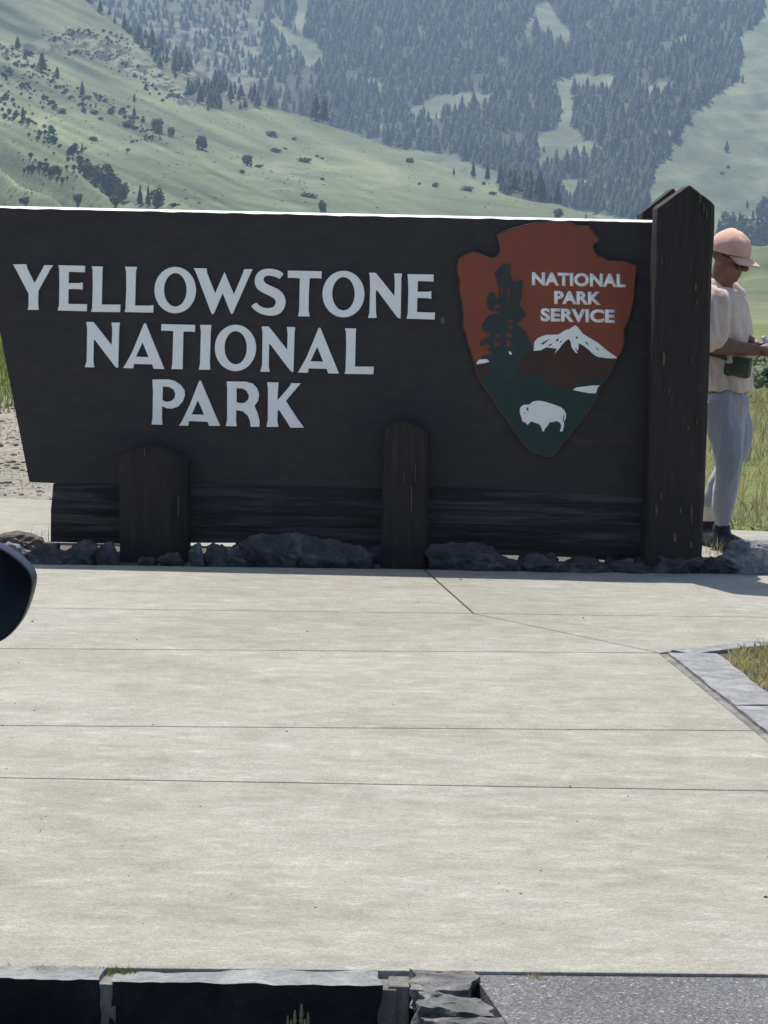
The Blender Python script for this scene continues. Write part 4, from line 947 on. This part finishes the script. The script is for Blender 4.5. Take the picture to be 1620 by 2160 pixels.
for i, a in enumerate(RL): rock(*a, seed=i + 1)
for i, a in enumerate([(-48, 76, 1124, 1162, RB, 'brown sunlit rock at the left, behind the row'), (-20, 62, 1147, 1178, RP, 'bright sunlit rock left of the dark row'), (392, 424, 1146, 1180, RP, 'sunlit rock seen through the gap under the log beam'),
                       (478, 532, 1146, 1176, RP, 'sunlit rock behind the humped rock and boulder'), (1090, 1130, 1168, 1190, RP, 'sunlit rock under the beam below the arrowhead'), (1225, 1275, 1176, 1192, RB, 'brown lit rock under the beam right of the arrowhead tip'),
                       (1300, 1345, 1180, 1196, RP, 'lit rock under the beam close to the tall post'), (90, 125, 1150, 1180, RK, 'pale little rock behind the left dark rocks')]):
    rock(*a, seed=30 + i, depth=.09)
for i, a in enumerate([(150, 205, 1141, 1180, RK, 'rock tucked under the log between the second and third dark rocks'), (560, 720, 1133, 1182, RK, 'dark rock behind the gap of the two big boulders'), (745, 830, 1150, 1184, RK, 'dark rock half behind the middle post'),
                       (930, 1010, 1158, 1192, RK, 'dark rock behind the long low boulder'), (1000, 1062, 1162, 1193, RK, 'dark rock at the right rear of the long low boulder'), (1128, 1184, 1168, 1194, RK, 'dark rock behind the humped rock at the arrowhead tip'),
                       (1272, 1306, 1176, 1197, RK, 'small dark rock under the log before the tall post'), (1330, 1400, 1176, 1198, RK, 'dark rock in the corner of log and tall post')]):
    rock(*a, seed=50 + i, depth=.06)
e = [(P(px, 1150, 11.9).x, 11.85 + random.uniform(-.1, .1), 0) for px in rng.uniform(62, 115, 26)]
tag(blades('rock_grass', e, 0.05, 0.13, 0.003, M['drygrass'], .6), 'thin dry grass wisps by the left end of the log', 'grass', kind='stuff')
e = [(P(px, 1150, 12.05).x, 12.0 + random.uniform(-.1, .1), 0) for px in list(rng.uniform(1480, 1640, 60)) + list(rng.uniform(500, 530, 20))]
tag(blades('rock_wisps', e, 0.04, 0.14, 0.003, M['drygrass'], .7), 'thin grass wisps behind the sunlit rock', 'grass', kind='stuff')

# sprig growing in front of the kerb
g = P(630, 2150, 4.62); sp = empty('weed_sprig', (g.x, 4.62, -.17)); tag(sp, 'pale green weed sprig standing before the dark kerb face', 'plant')
for (px, py, r_) in [(607, 2143, .0028), (622, 2132, .0032), (636, 2118, .0034), (650, 2136, .0028), (614, 2152, .0025), (643, 2150, .0026)]:
    t = P(px, py, 4.62); bm = bmesh.new(); rings = []
    b0 = Vector((g.x, 4.62, -.17)); n = 26
    for i in range(n + 1):
        f = i / n; c = b0.lerp(t, f); c.x = b0.x + (t.x - b0.x) * min(1, f * 1.4) ; rr = r_ * (1 + .3 * math.sin(i * 2.6)) * (1 if f < .93 else .5)
        rings.append([bm.verts.new(c + Vector((rr * math.cos(a), rr * math.sin(a), 0)) - b0) for a in [k * math.pi / 3 for k in range(6)]])
    for r0, r1 in zip(rings[:-1], rings[1:]):
        for k in range(6): bm.faces.new([r0[k], r0[(k + 1) % 6], r1[(k + 1) % 6], r1[k]])
    bm.faces.new(rings[-1]); from_bm('stem', bm, M['sage'], sp)

# ------------------------------------------------------------------ person
YP = 12.30
def Q(px, py, dy=0): return P(px, py, YP) + Vector((0, dy, 0))
def ball(bm, c, r, rot=None):
    if not isinstance(r, (tuple, list)): r = (r, r, r)
    m = Matrix.Translation(c) @ (rot.to_matrix().to_4x4() if rot else Matrix()) @ Matrix.Diagonal((*r, 1))
    bmesh.ops.create_icosphere(bm, subdivisions=3, radius=1, matrix=m)
def limb(bm, pts, rs, n=14):
    """tapered tube through points, with round joints"""
    for i in range(len(pts) - 1):
        a, b = Vector(pts[i]), Vector(pts[i + 1]); ra, rb = rs[i], rs[i + 1]
        k = max(3, int((b - a).length / (min(ra, rb) * .35)))
        k = min(k, 26)
        d = (b - a); L = d.length; q = d.to_track_quat('Z', 'Y').to_matrix().to_4x4()
        bmesh.ops.create_cone(bm, cap_ends=True, segments=n, radius1=ra, radius2=rb, depth=L, matrix=Matrix.Translation((a + b) / 2) @ q)
    for p, r in zip(pts, rs): ball(bm, p, r)
def solid(name, bm, voxel, mat, parent, smooth_it=6, disp=None):
    me = bpy.data.meshes.new(name + '_src'); bm.to_mesh(me); bm.free()
    t = bpy.data.objects.new('tmp', me); COL.objects.link(t)
    m = t.modifiers.new('r', 'REMESH'); m.mode = 'VOXEL'; m.voxel_size = voxel
    s = t.modifiers.new('s', 'SMOOTH'); s.iterations = smooth_it; s.factor = .5
    dg = bpy.context.evaluated_depsgraph_get(); dg.update()
    out = bpy.data.meshes.new_from_object(t.evaluated_get(dg)); bpy.data.objects.remove(t); bpy.data.meshes.remove(me)
    if disp:
        n = [v.normal.copy() for v in out.vertices]
        for v, nn in zip(out.vertices, n): v.co += nn * disp(v.co)
    o = link(name, out, mat, parent, True); return o
root = empty('person', (Q(1530, 1150).x, YP, 0)); tag(root, 'person in peach cap, pale shirt and grey sweatpants looking down at phone beside tall post', 'person')
def pr(o): o.matrix_parent_inverse = Matrix.Translation(root.location).inverted(); return o
head = Q(1536, 541, -.02)
HR = Euler((0, R(22), R(-34)))          # pitched down, turned a little towards the camera
hm = Matrix.Translation(head) @ HR.to_matrix().to_4x4()
def hp(x, y, z): return hm @ Vector((x, y, z))
bm = bmesh.new()
ball(bm, hp(0, 0, .035), (.098, .076, .090), HR); ball(bm, hp(.028, 0, -.035), (.066, .058, .085), HR); ball(bm, hp(.062, 0, -.088), (.030, .032, .026), HR)
ball(bm, hp(.106, 0, -.018), (.022, .014, .020), HR); ball(bm, hp(.090, 0, .015), (.014, .010, .03), HR); ball(bm, hp(.086, 0, -.058), (.012, .024, .007), HR); ball(bm, hp(.084, 0, -.071), (.011, .020, .006), HR)
for s in (-1, 1):
    ball(bm, hp(-.004, s * .076, -.012), (.018, .008, .030), HR); ball(bm, hp(.052, s * .045, -.030), (.026, .018, .022), HR); ball(bm, hp(.076, s * .030, .030), (.016, .022, .008), HR)
neck = Q(1519, 604, 0); limb(bm, [head + Vector((-.01, 0, -.03)), neck, Q(1516, 640)], [.058, .062, .09])
ball(bm, Q(1514, 680), (.090, .15, .13)); ball(bm, Q(1527, 770), (.105, .145, .16)); ball(bm, Q(1530, 840), (.105, .145, .11))
nsh, nel, nwr = Q(1498, 636, -.17), Q(1482, 722, -.22), Q(1582, 736, -.17)
fsh, fel, fwr = Q(1548, 636, .10), Q(1566, 716, .10), Q(1598, 728, -.02)
limb(bm, [nsh, nel, nwr], [.052, .044, .030]); limb(bm, [nel.lerp(nwr, .2), nel.lerp(nwr, .45)], [.046, .043])
limb(bm, [fsh, fel, fwr], [.050, .040, .028])
def hand(bm, wr, d, up, side):
    d = d.normalized(); up = up.normalized(); s = d.cross(up) * side
    pal = wr + d * .05; limb(bm, [wr, pal], [.026, .024]); ball(bm, pal + s * .014, .024); ball(bm, pal - s * .014, .024)
    for i, L in enumerate((.070, .078, .072, .056)):
        b = pal + s * (.030 - .020 * i) + d * .015; m1 = b + d * L * .5 - up * .006; m2 = m1 + d * L * .28 - up * .018; m3 = m2 + d * L * .1 - up * .02
        limb(bm, [b, m1, m2, m3], [.010, .0095, .009, .008], 8)
    tb = wr + d * .025 + s * .026 + up * .006; limb(bm, [tb, tb + d * .034 + s * .014 + up * .014, tb + d * .062 + s * .004 + up * .022], [.012, .0105, .009], 8)
hand(bm, nwr, Vector((1, -.05, -.10)), Vector((0, -.3, 1)), -1); hand(bm, fwr, Vector((.9, -.25, -.18)), Vector((0, .2, 1)), 1)
nh, nk, na_ = Q(1524, 850, -.075), Q(1535, 968, -.10), Q(1519, 1112, -.05)
fh, fk, fa = Q(1540, 850, .075), Q(1556, 955, .09), Q(1503, 1085, .16)
limb(bm, [nh, nk, na_], [.080, .048, .028]); limb(bm, [fh, fk, fa], [.080, .046, .028])
limb(bm, [na_, na_ + Vector((.03, -.012, -.045))], [.036, .030]); limb(bm, [fa, Vector((fa.x + .02, fa.y, .06))], [.034, .028])
body = pr(solid('body', bm, .0065, M['skin'], root, 4)); 
# hair, cap, glasses
bm = bmesh.new(); ball(bm, hp(-.014, 0, .012), (.088, .077, .062), HR); pr(solid('hair', bm, .007, M['hair'], root, 2, lambda p: .003 * noise.noise(p * 120)))
bm = bmesh.new(); bmesh.ops.create_uvsphere(bm, u_segments=28, v_segments=16, radius=1)
bmesh.ops.delete(bm, geom=[v for v in bm.verts if v.co.z < -.30], context='VERTS')
for v in bm.verts:
    z_ = v.co.z; v.co = hp(v.co.x * .108 - .004, v.co.y * .088, .038 + (z_ * (.096 + .014 * noise.noise(v.co * 2.6) + .006 * noise.noise(v.co * 7)) if z_ > 0 else z_ * (.108 - .09 * v.co.x)))
o = pr(from_bm('cap', bm, M['capc'], root, True)); sm = o.modifiers.new('s', 'SOLIDIFY'); sm.thickness = .004
bm = bmesh.new(); rows = []
for i in range(13):
    a = (i / 12 - .5) * 2.3; row = []
    for j in range(7):
        t = j / 6; x = .101 * math.cos(a) - .003 + t * .080 * math.cos(a * .7) ; y = .084 * math.sin(a) * (1 + .06 * t)
        z = .037 - .018 * t - .022 * (abs(math.sin(a)) ** 2)
        row.append(bm.verts.new(hp(x, y, z)))
    rows.append(row)
for a, b in zip(rows[:-1], rows[1:]):
    for j in range(6): bm.faces.new([a[j], a[j + 1], b[j + 1], b[j]])
o2 = from_bm('visor', bm, M['capc'], o, True); sm = o2.modifiers.new('s', 'SOLIDIFY'); sm.thickness = .004
bm = bmesh.new()
for s in (-1, 1):
    ball(bm, hp(.090, s * .033, -.010), (.011, .030, .022), HR); limb(bm, [hp(.086, s * .054, .010), hp(.0, s * .082, .008)], [.003, .003], 6)
limb(bm, [hp(.100, -.012, .010), hp(.100, .012, .010)], [.003, .003], 6)
pr(from_bm('sunglasses', bm, M['darkglass'], root, True))
# shirt
def folds(p): return .020 * noise.noise(Vector((p.x * 24 + p.z * 5, p.y * 22, p.z * 4.5))) + .0035 * noise.noise(Vector((p.x * 60 + p.z * 14, p.y * 50, p.z * 12)))
bm = bmesh.new()
ball(bm, Q(1517, 652), (.128, .190, .115)); ball(bm, Q(1524, 700), (.128, .180, .14)); ball(bm, Q(1529, 765), (.126, .166, .14))
limb(bm, [Q(1514, 612), Q(1517, 650)], [.070, .115])
ball(bm, Q(1531, 795), (.122, .170, .10)); bmesh.ops.create_cone(bm, cap_ends=True, segments=32, radius1=1, radius2=1, depth=.12, matrix=Matrix.Translation(Q(1532, 797)) @ Matrix.Diagonal((.118, .166, 1, 1)))
limb(bm, [nsh, nsh.lerp(nel, .80)], [.078, .082]); limb(bm, [fsh + Vector((0, 0, .012)), fsh.lerp(fel, .80)], [.074, .076])
shirt = pr(solid('shirt', bm, .008, M['shirt'], root, 7, lambda p: .003 + folds(p)))
# trousers
bm = bmesh.new()
ball(bm, Q(1532, 850), (.112, .155, .085)); limb(bm, [Q(1531, 826), Q(1533, 860)], [.10, .105])
limb(bm, [nh, nh.lerp(nk, .5), nk, nk.lerp(na_, .45), na_ + Vector((0, 0, .01))], [.100, .088, .072, .060, .044])
limb(bm, [fh, fh.lerp(fk, .5) + Vector((.012, 0, 0)), fk, fk.lerp(fa, .45), fa + Vector((.01, 0, .045))], [.100, .088, .070, .058, .042])
def folds2(p): return .024 * noise.noise(Vector((p.x * 12, p.y * 12, p.z * 5 + 4))) + .006 * noise.noise(Vector((p.x * 40, p.y * 40, p.z * 14)))
pants = pr(solid('trousers', bm, .008, M['pants'], root, 7, folds2))
# shoes and sock
def shoe(a, dx, dy, dz, toe=.0):
    bm = bmesh.new(); d = Vector((dx, dy, 0)).normalized(); h = a.z
    heel = Vector((a.x, a.y, 0)) - d * .035; 
    ball(bm, heel + Vector((0, 0, .045 + dz)), (.045, .040, .045)); limb(bm, [heel + Vector((0, 0, .045 + dz)), heel + d * .10 + Vector((0, 0, .045 + dz * .5)), heel + d * .20 + Vector((0, 0, .034))], [.044, .046, .036])
    limb(bm, [Vector((a.x, a.y, h - .005)), heel + d * .05 + Vector((0, 0, .05 + dz))], [.046, .046])
    for v in bm.verts: v.co.z = max(v.co.z, .004)
    return pr(solid('shoe', bm, .006, M['shoe'], root, 4))
shoe(na_, .55, -.85, 0); shoe(Vector((fa.x, fa.y, .10)), .3, -.9, .0)
bm = bmesh.new(); limb(bm, [fa + Vector((-.004, 0, .015)), fa + Vector((0, 0, -.03))], [.043, .040]); pr(solid('sock', bm, .006, M['sock'], root, 3))
# waist pack with belt
bm = bmesh.new(); c = Q(1547, 771, -.15); rotp = Euler((R(4), R(6), R(-22)))
bmesh.ops.create_cube(bm, size=1, matrix=Matrix.Translation(c) @ rotp.to_matrix().to_4x4() @ Matrix.Diagonal((.128, .060, .098, 1))); ball(bm, c + Vector((0, -.012, -.012)), (.066, .048, .040), rotp)
wp = pr(solid('waist_pack', bm, .006, M['pack'], root, 4, lambda p: .002 * noise.noise(p * 60)))
bm = bmesh.new(); limb(bm, [Q(1540, 762, -.14), Q(1512, 748, -.165), Q(1478, 742, -.12)], [.016, .014, .013], 8)
solid('belt', bm, .005, M['pack'], wp, 3)
# phone in the hands
ph = empty('phone', Q(1618, 736, -.10)); tag(ph, 'pale phone held in both hands of the person', 'phone')
bm = bmesh.new(); rp = Euler((R(10), R(58), R(-10))); box(bm, (0, 0, 0), (.15, .072, .009), rp); o = from_bm('shell', bm, M['phone'], ph); bevel(o, .003, 2)
bm = bmesh.new(); box(bm, rp.to_matrix() @ Vector((0, 0, .0055)), (.138, .064, .002), rp); from_bm('screen', bm, M['darkglass'], ph)

# ------------------------------------------------------------------ parked dark car at the left, of which only the wing mirror reaches into view
CXr = -0.80                     # right flank of the car
car = empty('parked_car', (CXr - .92, 2.4, -.17)); tag(car, 'dark parked car at the left edge, only its wing mirror showing', 'car')
def loftx(secs, name, mat, parent, sm=True):
    bm = bmesh.new(); R_ = [[bm.verts.new(p) for p in s] for s in secs]
    for a, b in zip(R_[:-1], R_[1:]):
        for i in range(len(a)): bm.faces.new([a[i], a[(i + 1) % len(a)], b[(i + 1) % len(a)], b[i]])
    bm.faces.new(R_[0]); bm.faces.new(list(reversed(R_[-1])))
    return from_bm(name, bm, mat, parent, sm)
def sec(y, w, z0, z1, n=20, p=3.5):
    return [(math.copysign(abs(math.cos(a)) ** (2 / p), math.cos(a)) * w, y, (z0 + z1) / 2 + math.copysign(abs(math.sin(a)) ** (2 / p), math.sin(a)) * (z1 - z0) / 2) for a in [2 * math.pi * (i + .5) / n for i in range(n)]]
bd = loftx([sec(-2.35, .60, .35, .80), sec(-2.28, .80, .26, .95), sec(-1.8, .88, .22, 1.02), sec(-.5, .90, .20, 1.03), sec(.8, .90, .20, 1.02), sec(1.5, .87, .22, .94), sec(1.95, .80, .26, .86), sec(2.12, .62, .34, .74)], 'body', M['carpaint'], car)
loftx([sec(-2.0, .62, .95, 1.08), sec(-1.55, .72, .95, 1.48), sec(-.6, .74, .95, 1.58), sec(.2, .72, .95, 1.54), sec(.98, .64, .93, 1.05)], 'cabin', M['darkglass'], car)
for sx_ in (-1, 1):
    for yy in (-1.45, 1.35):
        w_ = empty('wheel', (sx_ * .80, yy, .33)); w_.parent = car
        bm = bmesh.new(); bmesh.ops.create_cone(bm, cap_ends=True, segments=36, radius1=.33, radius2=.33, depth=.21, matrix=Matrix.Rotation(math.pi / 2, 4, 'Y')); o = from_bm('tyre', bm, M['tyre'], w_); bevel(o, .03, 3)
        bm = bmesh.new(); bmesh.ops.create_cone(bm, cap_ends=True, segments=24, radius1=.21, radius2=.19, depth=.225, matrix=Matrix.Rotation(math.pi / 2, 4, 'Y')); from_bm('rim', bm, M['rimm'], w_)
# wing mirror, traced outline given its own depth
MO = [(-78, 1172), (-60, 1150), (-30, 1142), (0, 1152), (28, 1170), (52, 1190), (66, 1208), (71, 1226), (68, 1250), (58, 1284), (46, 1310), (28, 1334), (4, 1354), (-30, 1366), (-62, 1356), (-80, 1320)]
MO = smooth(MO, 2)
YM = 3.2; mcx = sum(p[0] for p in MO) / len(MO); mcy = sum(p[1] for p in MO) / len(MO)
secs = []
for dy, k in [(0, .90), (-.006, .955), (0, .985), (.012, 1.0), (.03, .99), (.055, .93), (.08, .80), (.10, .58), (.11, .3)]:
    secs.append([P(mcx + (a - mcx) * k, mcy + (b - mcy) * k, YM) + Vector((0, dy, 0)) for a, b in MO])
inv = Matrix.Translation(car.location).inverted()
mh = loftx(secs, 'wing_mirror', M['plastic'], car); mh.matrix_parent_inverse = inv
gl_ = loftx([[P(mcx + (a - mcx) * .88, mcy + (b - mcy) * .88, YM) + Vector((0, dy, 0)) for a, b in MO] for dy in (.006, .003)], 'mirror_glass', M['plastic'], mh, False)
bm = bmesh.new(); a = P(-70, 1330, YM + .06); limb(bm, [a, Vector((CXr - .03, YM + .1, a.z - .06))], [.03, .035], 10); o = from_bm('mirror_arm', bm, M['plastic'], mh, True)

# ------------------------------------------------------------------ haze
bm = bmesh.new(); box(bm, (0, 0, 340), (7000, 7000, 700)); hz = from_bm('haze', bm); tag(hz, kind='stuff')
zmin = float(min(v.co.z for v in bpy.data.objects['terrain'].data.vertices)) - 1.2; zmax = max(v.co.z for v in bpy.data.objects['terrain'].data.vertices) + 30
for v in hz.data.vertices: v.co.z = zmin if v.co.z < 0 else zmax
print('z', zmin, zmax)
hm_ = bpy.data.materials.new('haze_air'); hm_.use_nodes = True; t_ = hm_.node_tree; t_.nodes.clear()
ou = t_.nodes.new('ShaderNodeOutputMaterial'); pv = t_.nodes.new('ShaderNodeVolumePrincipled'); pv.inputs['Density'].default_value = HAZE_DENSITY
pv.inputs['Color'].default_value = (0.50, 0.70, 1.0, 1); pv.inputs['Anisotropy'].default_value = 0.2
t_.links.new(pv.outputs[0], ou.inputs['Volume']); hz.data.materials.append(hm_)
